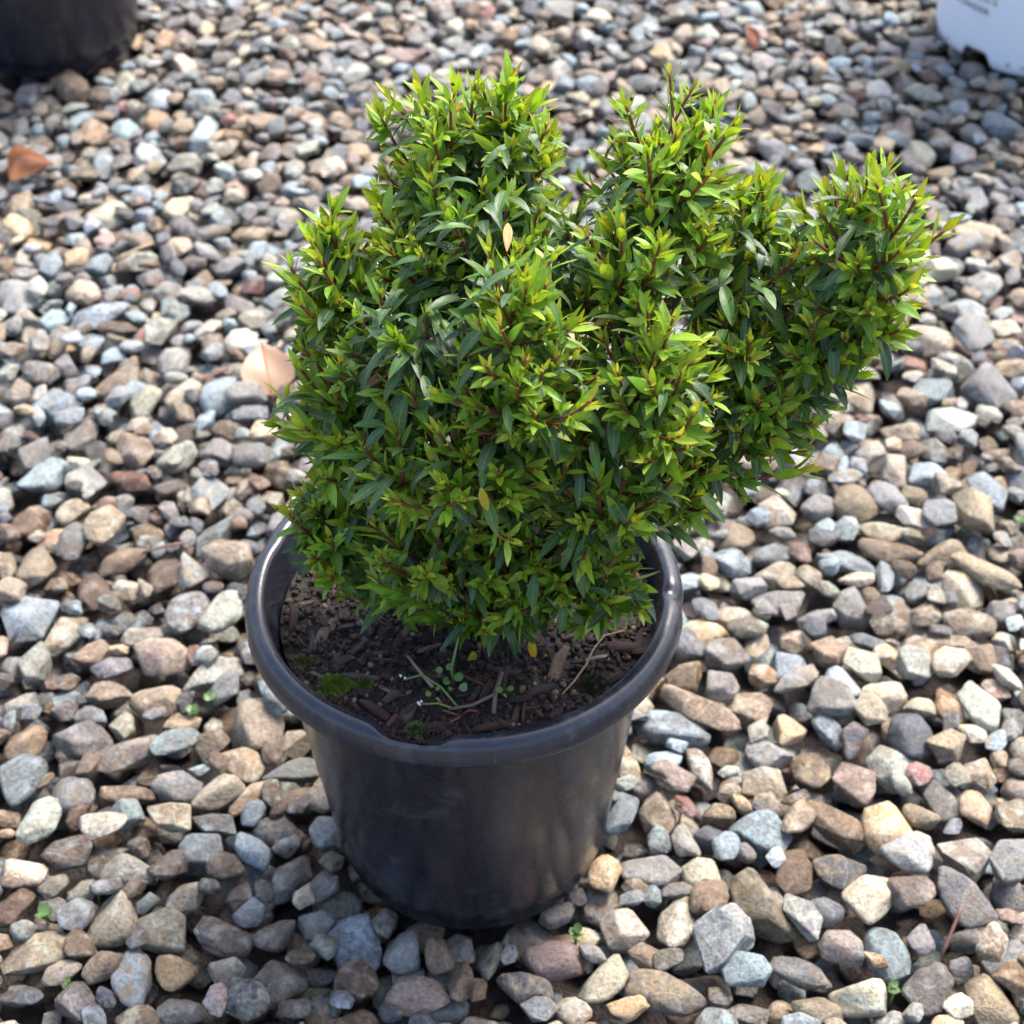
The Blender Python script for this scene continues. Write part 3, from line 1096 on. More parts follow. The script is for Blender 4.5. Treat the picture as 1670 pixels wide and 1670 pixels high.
# chips read from the photograph: px py length(mm) width yaw pitch colour
for px, py, L, W, yaw, pit, code in (
        (522, 1040, 21, 4, 72, -8, 't'), (534, 1032, 19, 3.5, 78, -10, 't'), (509, 1052, 17, 3, 85, -8, 'g'), (478, 1022, 22, 5, 85, -30, 'r'), (563, 1026, 11, 4.5, 15, 0, 'd'),
        (590, 1108, 20, 5, -8, 2, 'g'), (640, 1138, 12, 5, 42, -10, 'g'), (612, 1160, 20, 6, -42, 3, 'r'), (657, 1168, 15, 4, 65, 0, 'r'), (668, 1166, 17, 5.5, 60, -5, 'g'),
        (632, 1080, 20, 3, -10, 0, 'd'), (908, 1090, 26, 7, 72, -12, 't'), (1020, 1060, 19, 7, -5, -4, 'r'), (1050, 1066, 12, 5, -5, 0, 'r'), (944, 1083, 9, 3, 0, 0, 'r'),
        (972, 1076, 12, 2.5, 10, -5, 'c'), (793, 1130, 14, 4, 62, -10, 'r'), (776, 1135, 13, 4, 55, -8, 'g'), (840, 1172, 15, 4, 75, -12, 'g'), (872, 1160, 15, 3, -50, -5, 'r'),
        (862, 1158, 12, 2, 5, 0, 'r'), (700, 1060, 14, 3, 28, 0, 't'), (735, 1070, 16, 5, 10, 0, 'd'), (560, 1080, 14, 5, 25, 0, 'b'), (585, 1060, 16, 4, 50, 0, 'b'),
        (690, 1100, 18, 5, -25, 0, 'b'), (880, 1130, 18, 6, 20, 0, 'b'), (1000, 1110, 13, 5, 35, 0, 'b'), (825, 1098, 16, 5, -15, 0, 'b'), (720, 1185, 16, 4, 8, 0, 'b'),
        (800, 1188, 20, 5, 10, 0, 'r'), (935, 1040, 13, 5, 25, 0, 'r'), (955, 1012, 15, 4, -15, 0, 't'), (830, 1005, 14, 5, 10, 0, 'b')):
    p = soil_at(px, py)
    chip(p + np.array([0, 0, .0012]), L / 1150, W / 1250, W / 1250 * .6, R(yaw), R(pit), code)
for _ in range(250):
    a, r = rng.uniform(0, 2 * math.pi), .078 * math.sqrt(rng.random())
    x, y = r * math.cos(a), r * math.sin(a)
    L = rng.uniform(.004, .014)
    if math.hypot(abs(x) + L / 2, abs(y) + L / 2) > .0815: continue
    chip((x, y, SOIL_Z + soil_h(x, y) + rng.uniform(-.0005, .0015)), L, rng.uniform(.0012, .0036), rng.uniform(.001, .0024), rng.uniform(0, 6.3), rng.normal() * .15, str(rng.choice(list('ddbbbrrrgt'))))
# crumbs
cv, cf, ca, cs, cb = [], [], [], [], 0
for _ in range(3400):
    a, r = rng.uniform(0, 2 * math.pi), .0818 * math.sqrt(rng.random())
    x, y = r * math.cos(a), r * math.sin(a)
    s = rng.uniform(.0005, .0017)
    V = CHIPS[int(rng.integers(14))][1] * s * rng.uniform(.7, 1.3, 3) + np.array([x, y, soil_h(x, y) + s * .4])
    u_ = rng.random()
    c = (.22, .10, .03) if u_ < .03 else ((.25, .2, .13) if u_ < .07 else BARK['drb'[int(rng.integers(3))]] if u_ < .8 else (.030, .013, .008))
    cv.append(V); cf.append(ICO[1][1] + cb); cb += len(V); ca.append(np.tile([*c, 0], (len(V), 1))); cs.append(V * 260)
crumbs = obj_np('soil_crumbs', np.vstack(cv), np.vstack(cf), M_WOOD, soil, attrs={'col': ('FLOAT_COLOR', np.vstack(ca)), 'sp': ('FLOAT_VECTOR', np.vstack(cs))})
tag(crumbs, kind='stuff')


# twigs and straws lying on the mulch
def strand(name, pts, r, mat, label, cat):
    pts = np.array(pts)
    c = pts[0].copy()
    V, F = tube(pts - c, r, 6)
    o = obj_np(name, V, quads_to_tris(F), mat)
    o.location = c
    return tag(o, label, cat)


M_STRAW = plain('straw', (.34, .24, .13), .6, (.24, .15, .08), 300)
M_GREYTWIG = plain('grey_twig', (.17, .12, .085), .7, (.09, .06, .04), 300, bumpd=.0004)
p = [soil_at(665, 1082), soil_at(685, 1104), soil_at(706, 1126)]
strand('straw', [p[0] + (0, 0, .005), p[1] + (0, 0, .0035), p[2] + (0, 0, .002)], [.0005, .0008, .0009], M_STRAW, 'short straight tan straw poking up from the mulch by the weed', 'straw')
strand('dry_grass_blade', [soil_at(1018, 1041) + (0, 0, .005), soil_at(985, 1052) + (0, 0, .006), soil_at(967, 1072) + (0, 0, .005), soil_at(955, 1095) + (0, 0, .004), soil_at(935, 1120) + (0, 0, .003), soil_at(916, 1138) + (0, 0, .002)],
       [.0003, .0004, .0005, .0005, .0005, .0004], M_STRAW, 'thin curved dry grass blade on the mulch inside the pot', 'grass blade')
tw = empty('forked_twig', soil_at(806, 1165))
b = np.array(tw.location)
for pts, r in (([soil_at(818, 1112) + (0, 0, .006), soil_at(808, 1140) + (0, 0, .004), soil_at(805, 1168) + (0, 0, .0015)], .0010), ([soil_at(808, 1142) + (0, 0, .004), soil_at(770, 1158) + (0, 0, .003), soil_at(732, 1162) + (0, 0, .002)], .0008)):
    V, F = tube(np.array(pts) - b, r, 6)
    obj_np('twig', V, quads_to_tris(F), M_GREYTWIG, tw)
tag(tw, 'grey brown forked twig lying on the mulch at the front of the pot', 'twig')


# moss
def moss(px, py, rad, n, c, label):
    p = soil_at(px, py)
    parts = []
    for _ in range(n):
        a = rng.uniform(0, 6.28)
        r = rad * (.55 + .45 * noise.noise(Vector((math.cos(a) * 1.7 + px, math.sin(a) * 1.7, py)))) * rng.random() ** .75 * 1.25
        x, y = r * math.cos(a), r * .8 * math.sin(a)
        if math.hypot(p[0] + x, p[1] + y) > .0800: continue
        z = SOIL_Z + soil_h(p[0] + x, p[1] + y) - p[2]
        hgt = rng.uniform(.0014, .0042) * max(.3, 1.3 - r / rad)
        d = unit([rng.normal() * .4, rng.normal() * .4, 1])
        s, u_, d = basis(d)
        q = np.array([x, y, z])
        w = rng.uniform(.0003, .0006)
        parts.append((np.array([q - s * w, q + s * w * .5 + u_ * w, q + s * w * .5 - u_ * w, q + d * hgt * .6 + s * w, q + d * hgt]), np.array([(0, 1, 4), (1, 2, 4), (2, 0, 4), (0, 3, 4)])))
    V, F = join(parts)
    o = obj_np('moss_patch', V, F, plain('moss', c, .7, tuple(x * .55 for x in c), 300), smooth=False)
    o.location = p
    return tag(o, label, 'moss')


moss(550, 1118, .0120, 2200, (.23, .34, .025), 'bright green moss cushion on the soil near the left rim')
moss(594, 1118, .0065, 450, (.14, .20, .025), 'small dull green moss patch beside the bright moss cushion')
moss(492, 1082, .0085, 900, (.19, .21, .06), 'pale yellow green moss against the left inner wall of the pot')
moss(678, 1193, .0075, 900, (.17, .21, .06), 'pale moss tuft at the pinched front of the pot rim')
moss(957, 1118, .0120, 500, (.07, .075, .03), 'dull olive moss and grit on the soil near the right front rim')


# ------------------------------------------------------------------ leaves
LV_ = np.array([0, .08, .24, .44, .64, .84, 1.0])
LU_ = np.array([-1, -.5, 0, .5, 1.0])


def leaf_template(kind):
    g = np.random.default_rng(100 + kind)
    fold = g.uniform(.08, .34); curl = g.uniform(-.05, .30); under = g.uniform(0, .18); wav = g.uniform(-.05, .05); side = g.uniform(-.06, .06)
    return fold, curl, under, wav, side


TEMPL = [leaf_template(k) for k in range(16)]
LF = []
for i in range(len(LV_) - 1):
    for j in range(len(LU_) - 1):
        a = i * 5 + j
        LF.append((a, a + 1, a + 6)); LF.append((a, a + 6, a + 5))
LF = np.array(LF, np.int32)
LUV = np.array([((u + 1) / 2, v) for v in LV_ for u in LU_])


def leaf_local(L, W, tem, droop=0.0):
    fold, curl, under, wav, side = tem
    v = LV_
    w = W / 2 * np.clip(np.sin(math.pi * np.power(v, .80)), 0, 1) ** .82
    w[0] = W * .05; w[1] = max(w[1], W * .10); w[-1] = W * .012
    k = curl + droop
    # bend along the length: constant curvature arc
    th = k * v * 1.7
    ds = np.diff(v, prepend=0) * L
    y = np.cumsum(ds * np.cos(th)); z = -np.cumsum(ds * np.sin(th))
    V = []
    for i in range(len(v)):
        for u in LU_:
            au = abs(u)
            zz = w[i] * (fold * au - under * au ** 3) * 1.4 + wav * w[i] * u * math.sin(9 * v[i])
            xx = u * w[i] * (1 - .25 * fold * au) + side * L * v[i] ** 2
            # offset along local normal of the arc
            V.append((xx, y[i] + zz * math.sin(th[i]), z[i] + zz * math.cos(th[i])))
    return np.array(V)


LEAVES = []   # (V world, colour rgba)


def leaf_colour(age, g):
    """age 0 = just opened, 1 = last year's"""
    stops = [(0, (.31, .32, .032)), (.12, (.225, .355, .028)), (.45, (.130, .265, .022)), (.7, (.068, .155, .026)), (1.0, (.031, .074, .036))]
    for (a0, c0), (a1, c1) in zip(stops, stops[1:]):
        if age <= a1:
            t = (age - a0) / (a1 - a0)
            c = np.array(c0) * (1 - t) + np.array(c1) * t
            break
    else:
        c = np.array(stops[-1][1])
    c = c * g.uniform(.82, 1.2) * g.uniform(.92, 1.08, 3)
    return np.array([*np.clip(c, 0, 1), np.clip((1.0 - age) * 1.1, .1, 1) * g.uniform(.3, 1)])


def add_leaf(p, d, n, L, W, age, droop=0.0, colr=None, store=None):
    d = unit(d); n = unit(n - d * (n @ d)); s = np.cross(d, n)
    V = leaf_local(L, W, TEMPL[int(rng.integers(16))], droop)
    P = p + V[:, :1] * s + V[:, 1:2] * d + V[:, 2:] * n
    c = leaf_colour(age, rng) if colr is None else np.array(colr)
    if colr is None and age > .35 and rng.random() < .018:
        c = np.array([*(np.array([(.36, .27, .04), (.22, .11, .04), (.30, .20, .06)][int(rng.integers(3))]) * rng.uniform(.8, 1.2)), .6])
    (LEAVES if store is None else store).append((P, c))
    return P


TWIGS = []    # polylines with radii


def point_along(P, dist_from_tip):
    seg = np.linalg.norm(np.diff(P, axis=0), axis=1)
    tot = seg.sum()
    t = max(0.0, tot - dist_from_tip)
    c = np.concatenate([[0], np.cumsum(seg)])
    i = min(len(seg) - 1, int(np.searchsorted(c, t, side='right') - 1))
    f = (t - c[i]) / (seg[i] + 1e-9)
    return P[i] * (1 - f) + P[i + 1] * f, unit(P[i + 1] - P[i]), tot


NODE_D = [.0005, .0020, .0046, .0084, .0128, .0176, .0226, .0278, .0332, .0388, .0444, .0500]
NODE_L = [.0044, .0082, .0116, .0140, .0154, .0162, .0168, .0176, .0184, .0192, .0196, .0196]
NODE_B = [8, 16, 24, 30, 35, 40, 48, 58, 70, 82, 90, 98]


def shoot(p0, tip, dirn, vig=1.0, leggy=1.0, nmax=12, age0=0.0):
    p0, tip = np.asarray(p0, float), np.asarray(tip, float)
    L = np.linalg.norm(tip - p0)
    P = bez(p0, tip - unit(dirn) * L * .5, tip, 10)
    TWIGS.append((P, np.linspace(.00095, .00055, 10)))
    az = rng.uniform(0, math.pi)
    for k in range(nmax):
        dd = NODE_D[k] * leggy * (.8 + .2 * vig)
        q, t, tot = point_along(P, dd)
        if dd > tot: break
        s, u_, t = basis(t)
        age = min(1.0, max(0, age0 + [0, .07, .18, .31, .44, .56, .70, .82, .92, 1, 1, 1][k] + rng.normal() * .06))
        for h in (0, 1):
            a = az + k * math.pi / 2 + h * math.pi + rng.normal() * .22
            r = math.cos(a) * s + math.sin(a) * u_
            be = R(NODE_B[k] + rng.normal() * 9)
            d = math.cos(be) * t + math.sin(be) * r
            n = -math.cos(be) * r + math.sin(be) * t
            Lf = NODE_L[k] * vig * rng.uniform(.68, 1.25)
            W = Lf * rng.uniform(.25, .36)
            dr = 0.0
            if k >= 6:
                d = unit(d + np.array([0, 0, -.18 * (k - 5)]) * rng.uniform(.3, 1.2))
                dr = rng.uniform(0, .5)
            if k >= 3 and rng.random() < .10: continue
            add_leaf(q + r * .0006, d, n, Lf, W, age, dr)
            # small axillary pair
            if 3 <= k <= 9 and rng.random() < .34:
                d2 = unit(t * .75 + r * .8 + rng.normal(size=3) * .1)
                s2, u2, d2 = basis(d2)
                q2 = q + d2 * .0035
                a2 = rng.uniform(0, 6.28)
                for m in range(2 if rng.random() < .5 else 4):
                    aa = a2 + m * math.pi / 2 * (2 if m < 2 else 1)
                    r2 = math.cos(aa) * s2 + math.sin(aa) * u2
                    b2 = R(35 + 12 * (m > 1) + rng.normal() * 8)
                    Ls = rng.uniform(.0055, .0100) * vig
                    add_leaf(q2, math.cos(b2) * d2 + math.sin(b2) * r2, -math.cos(b2) * r2 + math.sin(b2) * d2, Ls, Ls * .42, min(1, .12 + rng.random() * .2 + age * .15))


# crown: lobes as seen in the photograph (px, py, half width, half height, plane Y, half depth in m)
LOBES = [
    (748, 296, 156, 166, .060, .046), (700, 420, 120, 110, .030, .036), (826, 238, 78, 92, .060, .032), (552, 465, 72, 130, .035, .036), (1075, 300, 118, 162, .035, .040), (1030, 440, 100, 120, .005, .034),
    (1402, 395, 112, 140, .010, .034), (1330, 540, 90, 110, .010, .034), (1410, 520, 60, 70, .0, .026),
    (838, 510, 92, 118, -.036, .030), (860, 620, 130, 110, -.045, .030), (568, 660, 104, 150, .010, .040), (548, 850, 70, 118, .0, .032), (800, 990, 105, 58, -.032, .022), (985, 966, 80, 58, -.030, .022), (640, 950, 70, 55, -.015, .022),
    (1070, 620, 100, 130, -.035, .032), (1240, 680, 84, 80, -.005, .028), (1190, 560, 70, 90, .005, .028),
    (800, 740, 150, 130, -.048, .030), (990, 800, 115, 110, -.042, .028), (1110, 770, 70, 90, -.025, .028), (730, 900, 140, 85, -.034, .028), (910, 940, 125, 70, -.034, .024), (1230, 380, 55, 90, .050, .028),
    (660, 760, 80, 110, -.035, .03),
    # inner growth that only carries last year's leaves
    (820, 420, 150, 140, .015, .040, 1), (905, 420, 90, 100, .030, .036, 1), (700, 590, 150, 160, .0, .042, 1), (690, 560, 110, 110, -.012, .034, 1), (950, 660, 150, 160, -.020, .036, 1),
    (1190, 460, 130, 110, .025, .040, 1), (1230, 590, 140, 120, .015, .036, 1), (900, 830, 220, 120, -.020, .032, 1), (1130, 720, 110, 110, .0, .034, 1), (640, 820, 110, 150, .005, .032, 1),
]
STEM0 = np.array([.004, .006, SOIL_Z + soil_h(.004, .006) - .002])
lob = []
DARK = []
for (px, py, rx, ry, Y, rd, *dark_) in LOBES:
    c = at_y(px, py, Y)
    z = float((c - CAM) @ FW)
    lob.append((c, rx * z / FPX, ry * z / FPX, rd))
    DARK.append(bool(dark_))


def lobe_dist(P, L):
    c, a, b, d = L
    q = P - c
    return math.sqrt((q @ RT / a) ** 2 + (q @ UP / b) ** 2 + (q @ FW / d) ** 2)


BRANCH = []
for li, L in enumerate(lob):
    c, a, b, d = L
    mid = STEM0 * .5 + c * .5 + np.array([rng.normal() * .006, rng.normal() * .006, -.012])
    BRANCH.append((bez(STEM0 + np.array([rng.normal() * .004, rng.normal() * .004, 0]), mid, c, 12), np.linspace(.0030, .0013, 12)))
    area = 4 * math.pi * ((a * b) ** 1.6 / 3 + (a * d) ** 1.6 / 3 + (b * d) ** 1.6 / 3) ** (1 / 1.6)
    n = int(area / (.0162 ** 2))
    ga = math.pi * (3 - 5 ** .5)
    if DARK[li]: n_sh = int(n * .38)
    else: n_sh = n
    for i in range(n_sh):
        zc = 1 - 2 * (i + .5) / n_sh
        rr = math.sqrt(1 - zc * zc)
        t = ga * i + li * 1.3
        nv = np.array([rr * math.cos(t), zc, rr * math.sin(t)]) + rng.normal(size=3) * .12
        nv = unit(nv)
        off = RT * nv[0] * a + UP * nv[1] * b + FW * nv[2] * d
        tip = c + off * (rng.uniform(1.14, 1.26) if rng.random() < .08 else rng.uniform(.62, 1.14))
        nw = unit(RT * nv[0] / a + UP * nv[1] / b + FW * nv[2] / d)
        if nw[2] < -.62: continue
        if any(lobe_dist(tip, M2) < (.9 if DARK[li] else .74) for k, M2 in enumerate(lob) if k != li and (DARK[li] or not DARK[k])): continue
        if tip[2] < SOIL_Z + .007: continue
        rad = math.hypot(tip[0], tip[1])
        if tip[2] < .190 and rad > .072: continue
        dirn = unit(nw * .62 + np.array([0, 0, .62 + 2.2 * max(0, min(.2, tip[2] - .20))]) + rng.normal(size=3) * .22)
        ln = min(rng.uniform(.040, .066), 1.35 * float(np.linalg.norm(off)))
        p0 = tip - dirn * ln * .5 - unit(off) * ln * .45
        if p0[2] < SOIL_Z + .006: p0[2] = SOIL_Z + .006
        low = tip[2] < .235
        shoot(p0, tip, dirn, rng.uniform(.64, 1.06), rng.uniform(.95, 1.45), 12, .34 if DARK[li] else (.03 if low else 0.0))
    for _ in range(int(n * (2.4 if DARK[li] else .8))):
        nv = unit(rng.normal(size=3))
        q = c + (RT * nv[0] * a + UP * nv[1] * b + FW * nv[2] * d) * (rng.uniform(.3, 1.0) if DARK[li] else rng.uniform(.45, .8))
        if q[2] < SOIL_Z + .018 or (q[2] < .19 and math.hypot(q[0], q[1]) > .07): continue
        dn = unit(nv[0] * RT + nv[1] * UP * .3 + nv[2] * FW + np.array([0, 0, -.35]) + rng.normal(size=3) * .3)
        Lo = rng.uniform(.012, .019)
        add_leaf(q, dn, np.array([0, 0, 1.0]) + nv * .3, Lo, Lo * rng.uniform(.25, .33), rng.uniform(.72, 1.0), rng.uniform(.1, .6))

# long shoots that stand out of the outline: tip px, start px, plane Y
for tx, ty, sx, sy, Y, leg in ((1552, 366, 1395, 500, .0, 2.0), (1200, 200, 1105, 330, .03, 1.5), (488, 806, 590, 900, -.005, 1.3), (1318, 764, 1190, 790, -.012, 1.7),
                               (1438, 565, 1310, 650, .0, 1.5), (1440, 500, 1330, 560, .005, 1.4), (532, 365, 590, 520, .035, 1.2), (508, 486, 600, 590, .025, 1.2),
                               (1245, 300, 1190, 420, .045, 1.3), (1420, 270, 1390, 400, .015, 1.2), (1045, 955, 960, 930, -.03, 1.3), (820, 150, 780, 300, .06, 1.1), (700, 190, 720, 330, .06, 1.1)):
    a_, b_ = at_y(tx, ty, Y), at_y(sx, sy, Y)
    shoot(b_, a_, unit(a_ - b_), 1.12, leg, 9)

# spent yellow leaves hanging low
for px, py, Y, L in ((772, 1062, -.032, .019), (866, 1040, -.03, .013), (890, 1066, -.03, .015), (785, 795, -.075, .012), (1098, 820, -.03, .014)):
    p = at_y(px, py, Y)
    add_leaf(p, unit([rng.normal() * .25, -.25, -1]), np.array([0, -1, .2]), L, L * .32, .3, .1, (.42, .34, .03, .2))
print('leaves', len(LEAVES), 'twigs', len(TWIGS))

shrub = empty('shrub', STEM0)
tag(shrub, 'bushy evergreen shrub with small pointed leaves and red twigs in front black pot', 'shrub')
# visible leaves
SUB = []
for i in range(len(LV_) - 1):
    for fi in (.25, .75):
        for j in range(4):
            for fj in (.25, .75):
                a = i * 5 + j
                SUB.append((a, a + 1, a + 5, a + 6, fi, fj))
ai = np.array([s[:4] for s in SUB]); fi = np.array([s[4] for s in SUB])[:, None]; fj = np.array([s[5] for s in SUB])[:, None]
PTS = []
for P, c in LEAVES:
    PTS.append((P[ai[:, 0]] * (1 - fj) + P[ai[:, 1]] * fj) * (1 - fi) + (P[ai[:, 2]] * (1 - fj) + P[ai[:, 3]] * fj) * fi)
nL = len(LEAVES)
lv = visible_counts(np.vstack(PTS), np.repeat(np.arange(nL), len(SUB)), nL, 4.0)
lorder = np.argsort(-lv)
lchosen = set(int(i) for i in lorder[:296])
FV, FF, FC, FU, fb = [], [], [], [], 0
for i, (P, c) in enumerate(LEAVES):
    if i in lchosen:
        o = obj_np('leaf', P - P[2], LF, M_LEAF, shrub, attrs={'leafcol': ('FLOAT_COLOR', np.tile(c, (len(P), 1)))}, uv=LUV)
        o.location = P[2] - STEM0
    else:
        FV.append(P - STEM0); FF.append(LF + fb); fb += len(P); FC.append(np.tile(c, (len(P), 1))); FU.append(LUV)
fol = obj_np('foliage', np.vstack(FV), np.vstack(FF), M_LEAF, shrub, attrs={'leafcol': ('FLOAT_COLOR', np.vstack(FC))}, uv=np.vstack(FU))
tag(fol, kind='stuff')
for P, r in BRANCH:
    V, F = tube(P - STEM0, r, 7)
    obj_np('branch', V, quads_to_tris(F), M_BRANCH, shrub)
tvis = [float(project(P[-1])[2]) for P, r in TWIGS]
near = set(np.argsort(tvis)[:290].tolist())
rest = []
for i, (P, r) in enumerate(TWIGS):
    V, F = tube(P, r, 5)
    F = quads_to_tris(F)
    if i in near:
        o = obj_np('twig', V - P[0], F, M_TWIG, shrub); o.location = P[0] - STEM0
    else:
        rest.append((V - STEM0, F))
if rest:
    V, F = join(rest)
    tag(obj_np('fine_twigs', V, F, M_TWIG, shrub), kind='stuff')

# water drops on the upper leaves
mw, nt, pw_ = new_mat('water_drop')
pw_.inputs['Base Color'].default_value = (1, 1, 1, 1)
pw_.inputs['Roughness'].default_value = .02
pw_.inputs['IOR'].default_value = 1.33
pw_.inputs['Transmission Weight'].default_value = 1.0
drops = []
vs_ = [i for i in lorder[:900] if lv[i] > 3]
for _ in range(260):
    P, c = LEAVES[int(rng.choice(vs_))]
    i, j = int(rng.integers(2, 5)), int(rng.integers(1, 4))
    q = P[i * 5 + j]
    n = unit(np.cross(P[(i) * 5 + 4] - P[i * 5], P[(i + 1) * 5 + 2] - P[(i - 1) * 5 + 2]))
    if n[2] < 0.2: continue
    s, u_, n = basis(n)
    r = rng.choice([.0003, .0004, .0005, .0008])
    V0, F0 = ICO[1]
    V = q + n * r * .30 + (V0[:, :1] * s * r * 1.2 + V0[:, 1:2] * u_ * r + V0[:, 2:] * n * r * .6)
    drops.append((V - STEM0, F0))
V, F = join(drops)
tag(obj_np('water_drops', V, F, mw, shrub), kind='stuff')


# ------------------------------------------------------------------ little weeds
def round_leaf(p, d, n, r, c, store):
    d = unit(d); n = unit(n - d * (n @ d)); s = np.cross(d, n)
    V = [p]
    for k in range(10):
        a = 2 * math.pi * k / 10
        rad = r * (1 - .22 * math.exp(-(min(a, 6.283 - a) / .5) ** 2) + .05 * math.sin(3 * a + r * 9000))
        V.append(p + d * (r * .9 + rad * math.cos(a)) + s * rad * .95 * math.sin(a) + n * .12 * r * math.cos(2 * a))
    V[0] = p + d * r * .9 - n * .15 * r
    store.append((np.array(V), np.array([(0, 1 + k, 1 + (k + 1) % 10) for k in range(10)])))


def leaf_mat(name, c):
    m, nt, p = new_mat(name)
    p.inputs['Base Color'].default_value = (*c, 1)
    p.inputs['Roughness'].default_value = .45
    tr = N(nt, 'BsdfTranslucent'); tr.inputs[0].default_value = (*[min(1, x * 1.4) for x in c], 1)
    mx = N(nt, 'MixShader'); mx.inputs[0].default_value = .3
    nt.links.new(p.outputs[0], mx.inputs[1]); nt.links.new(tr.outputs[0], mx.inputs[2])
    nt.links.new(mx.outputs[0], nt.nodes['Material Output'].inputs[0])
    return m


M_CRESS = leaf_mat('cress_leaf', (.13, .23, .05))
M_PETAL = leaf_mat('white_petal', (.75, .76, .70))
M_REDSTEM = leaf_mat('pink_stem', (.20, .065, .055))

w0 = soil_at(752, 1160)
weed = empty('bittercress_weed', w0)
tag(weed, 'small flowering weed with round leaflets growing at the front of the pot', 'weed')


def wstem(pts, r, mat=M_GREENSTEM, name='stem'):
    V, F = tube(np.array(pts) - w0, r, 6)
    obj_np(name, V, quads_to_tris(F), mat, weed)


wstem([soil_at(738, 1118), soil_at(738, 1118) + (0, 0, .012), at_y(750, 1030, w0[1] + .02)], [.0007, .0006, .0005])
wstem([w0, soil_at(720, 1136) + (0, 0, .006), soil_at(690, 1126) + (0, 0, .010), soil_at(660, 1132) + (0, 0, .009)], [.0006, .0005, .0005, .0004])
wstem([w0, soil_at(715, 1160) + (0, 0, .005), soil_at(690, 1164) + (0, 0, .006)], [.0006, .0005, .0004])
wstem([soil_at(752, 1168), soil_at(733, 1170) + (0, 0, .003), soil_at(722, 1168) + (0, 0, .004)], [.0007, .0006, .0005], M_REDSTEM)
wstem([soil_at(752, 1168), soil_at(748, 1178) + (0, 0, .003), soil_at(735, 1186) + (0, 0, .003)], [.0007, .0006, .0005], M_REDSTEM)
wstem([soil_at(752, 1168), soil_at(765, 1166) + (0, 0, .003), soil_at(778, 1168) + (0, 0, .003)], [.0007, .0006, .0005], M_REDSTEM)
for px, py, r, dx, dy in ((722, 1110, .0022, -1, .4), (730, 1108, .0019, .6, 1), (728, 1120, .0017, -.2, -1), (742, 1124, .0024, .8, .8), (734, 1128, .0020, -1, 0), (750, 1136, .0022, 1, -.3),
                          (738, 1138, .0018, -.8, -.6), (704, 1148, .0019, -1, .2), (714, 1142, .0017, 0, 1), (716, 1154, .0016, -.3, -1), (820, 1142, .0018, -1, .3), (828, 1140, .0018, 1, .4), (824, 1148, .0016, 0, -1)):
    st = []
    round_leaf(soil_at(px, py) + (0, 0, .006) - w0, np.array([dx, dy * .8, .25]), np.array([rng.normal() * .5, -.3 + rng.normal() * .5, 1.0]), r * rng.uniform(.6, .95), None, st)
    V, F = join(st)
    obj_np('leaflet', V, F, M_CRESS, weed)
for px, py, hz in ((655, 1128, .010), (662, 1130, .009), (684, 1164, .0065), (688, 1160, .0062), (732, 1022, .018), (735, 1028, .017)):
    V0, F0 = ICO[1]
    o = obj_np('flower_bud', V0 * np.array([.0006, .0006, .0012]), F0, M_PETAL, weed)
    o.location = soil_at(px, py) + (0, 0, hz) - w0
    o.rotation_euler = (rng.normal() * .5, rng.normal() * .5, 0)

# sprouts between the stones
M_SPROUT = leaf_mat('sprout_leaf', (.075, .14, .035))
for px, py, n, r, label in ((345, 1140, 7, .0026, 'bright green sprout beside the long pale stone left of the pot'), (314, 1161, 5, .0021, 'tiny green sprout just below the brighter sprout left of the pot'),
                            (72, 1492, 5, .0028, 'round leaved green sprout above the orange brown block stone at lower left'), (155, 1447, 4, .0019, 'minute green sprout between pale stones at lower left'),
                            (938, 1522, 5, .0022, 'pale green sprout between stones under the front of the pot'), (1457, 1614, 6, .0022, 'green sprout beside the white quartz stone at lower right'),
                            (1662, 850, 7, .0024, 'green sprout at the right edge of the picture'), (1110, 1312, 4, .0018, 'tiny green sprout between tan stones right of the pot'), (110, 1606, 4, .0020, 'small green sprout on wet stones in the lower left corner')):
    p = at_z(px, py, -.001)
    sp = empty('sprout', (p[0], p[1], -.016))
    tag(sp, label, 'sprout', 'green sprouts between the stones')
    b = np.array([p[0], p[1], -.016])
    V, F = tube(np.array([(0, 0, -.004), (.0005, 0, .008), (0, -.0005, .0145)]), [.0007, .0006, .0005], 5)
    obj_np('stem', V, quads_to_tris(F), M_GREENSTEM, sp)
    for k in range(n):
        a = 6.28 * k / n + rng.normal() * .3
        st = []
        round_leaf(np.array([0, 0, .0135 + rng.uniform(0, .0035)]), np.array([math.cos(a), math.sin(a), .45]), np.array([0, 0, 1.0]), r * rng.uniform(.8, 1.15), None, st)
        V, F = join(st)
        obj_np('leaflet', V, F, M_SPROUT, sp)


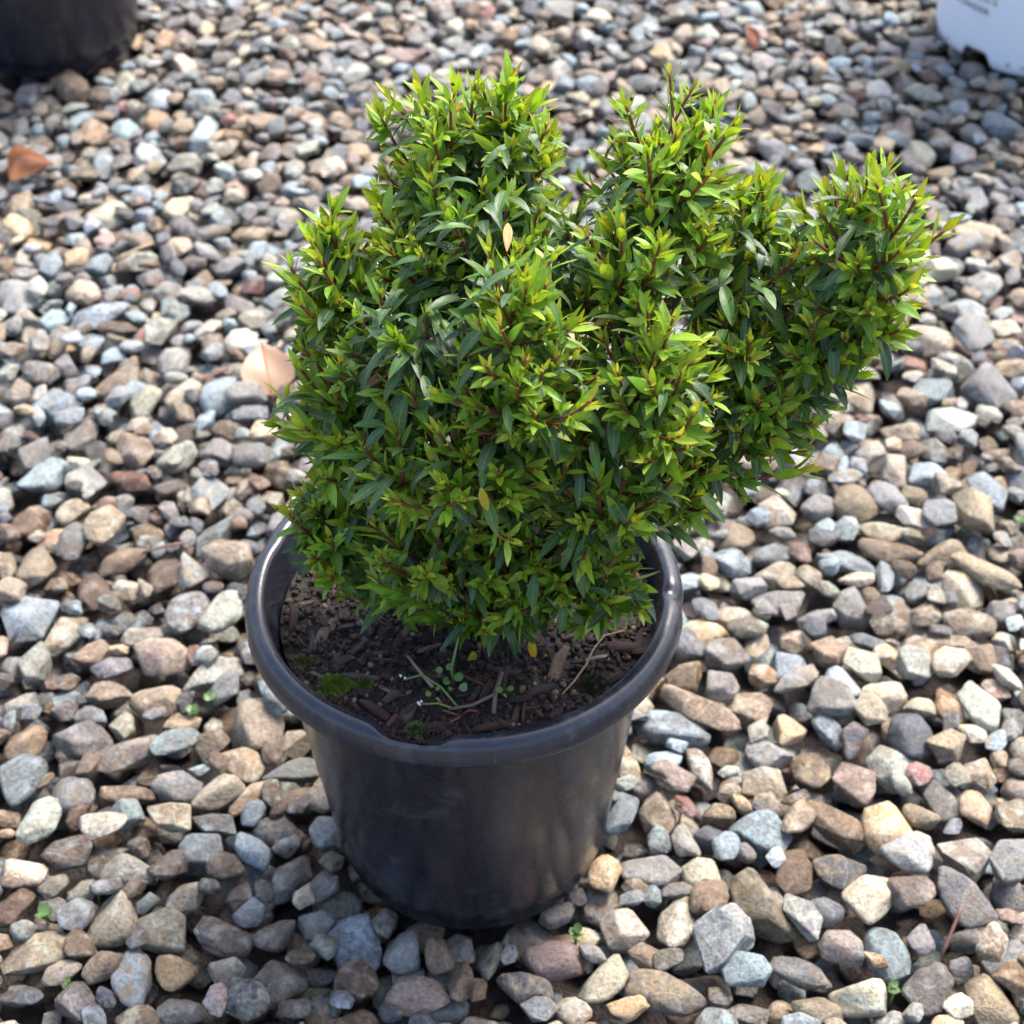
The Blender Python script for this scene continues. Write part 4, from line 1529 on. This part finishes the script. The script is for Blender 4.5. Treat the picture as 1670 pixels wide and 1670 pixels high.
# ------------------------------------------------------------------ fallen leaves and twigs on the gravel
def dead_leaf(name, px, py, L, W, yaw, roll, curl, c, label, lift=.004):
    p = at_z(px, py, .003)
    nu, nv = 9, 13
    V = []; uvs = []
    for i in range(nv):
        v = i / (nv - 1)
        w = W / 2 * max(.03, 1.25 * math.sin(math.pi * v ** .8) ** .8 * (1 - v) ** .3)
        for j in range(nu):
            u = -1 + 2 * j / (nu - 1)
            ang = u * curl
            rr = w / max(curl, .05)
            V.append((rr * math.sin(ang), (v - .5) * L, rr * (1 - math.cos(ang)) + .08 * L * math.sin(3 * v) + .0006 * math.sin(7 * v + 4 * u)))
    F = [(i * nu + j, i * nu + j + 1, (i + 1) * nu + j + 1, (i + 1) * nu + j) for i in range(nv - 1) for j in range(nu - 1)]
    m = leaf_mat(name + '_skin', c)
    o = obj_np(name, np.array(V), np.array(F, np.int32), m)
    o.location = (p[0], p[1], ground_top(p[0], p[1]) + lift)
    o.rotation_euler = (R(roll), 0, R(yaw))
    V2, F2 = tube(np.array([(0, t * L, .08 * L * math.sin(3 * (t + .5)) + .0004) for t in np.linspace(-.62, .46, 8)]), .0004, 5)
    obj_np('midrib', V2, quads_to_tris(F2), plain('dry_midrib', (.30, .10, .05), .6), o)
    return tag(o, label, 'dead leaf', 'dead leaves on the gravel')


dead_leaf('fallen_leaf', 436, 606, .042, .034, 14, 22, .45, (.37, .23, .145), 'pale orange fallen leaf lying point up left of the shrub')
dead_leaf('fallen_leaf', 52, 277, .036, .052, -62, 8, 2.3, (.33, .15, .08), 'curled rust brown fallen leaf near the left edge below the far black pot')
dead_leaf('fallen_leaf', 1225, 60, .026, .012, 20, 30, .9, (.22, .06, .03), 'dark reddish fallen leaf among the far stones near the top', .002)
M_RUST = plain('rusty_needle', (.13, .06, .04), .6, (.08, .04, .03), 300)


def litter(px0, py0, px1, py1, r, mat, label, h0=.006, h1=.002, name='dry_stalk'):
    a, b = at_z(px0, py0, .004), at_z(px1, py1, .004)
    a = np.array([a[0], a[1], ground_top(a[0], a[1]) + h0]); b = np.array([b[0], b[1], ground_top(b[0], b[1]) + h1])
    m = (a + b) / 2 + np.array([.001, .001, .0015])
    o = strand(name, bez(a, m, b, 6), r, mat, label, 'stalk')
    o['group'] = 'dry stalks on the gravel'


litter(1562, 1498, 1536, 1556, .0009, M_RUST, 'thin rust brown stalk lying beside the blue grey stone at lower right', .003, .001)
litter(250, 398, 188, 424, .0010, M_STRAW, 'short tan straw among the stones at upper left', .002, .001)
litter(372, 602, 330, 622, .0010, M_RUST, 'orange stalk pointing at the fallen leaf', .002, .001)
litter(300, 885, 232, 903, .0008, M_RUST, 'dark red stalk between wet stones left of the pot', .002, .001)
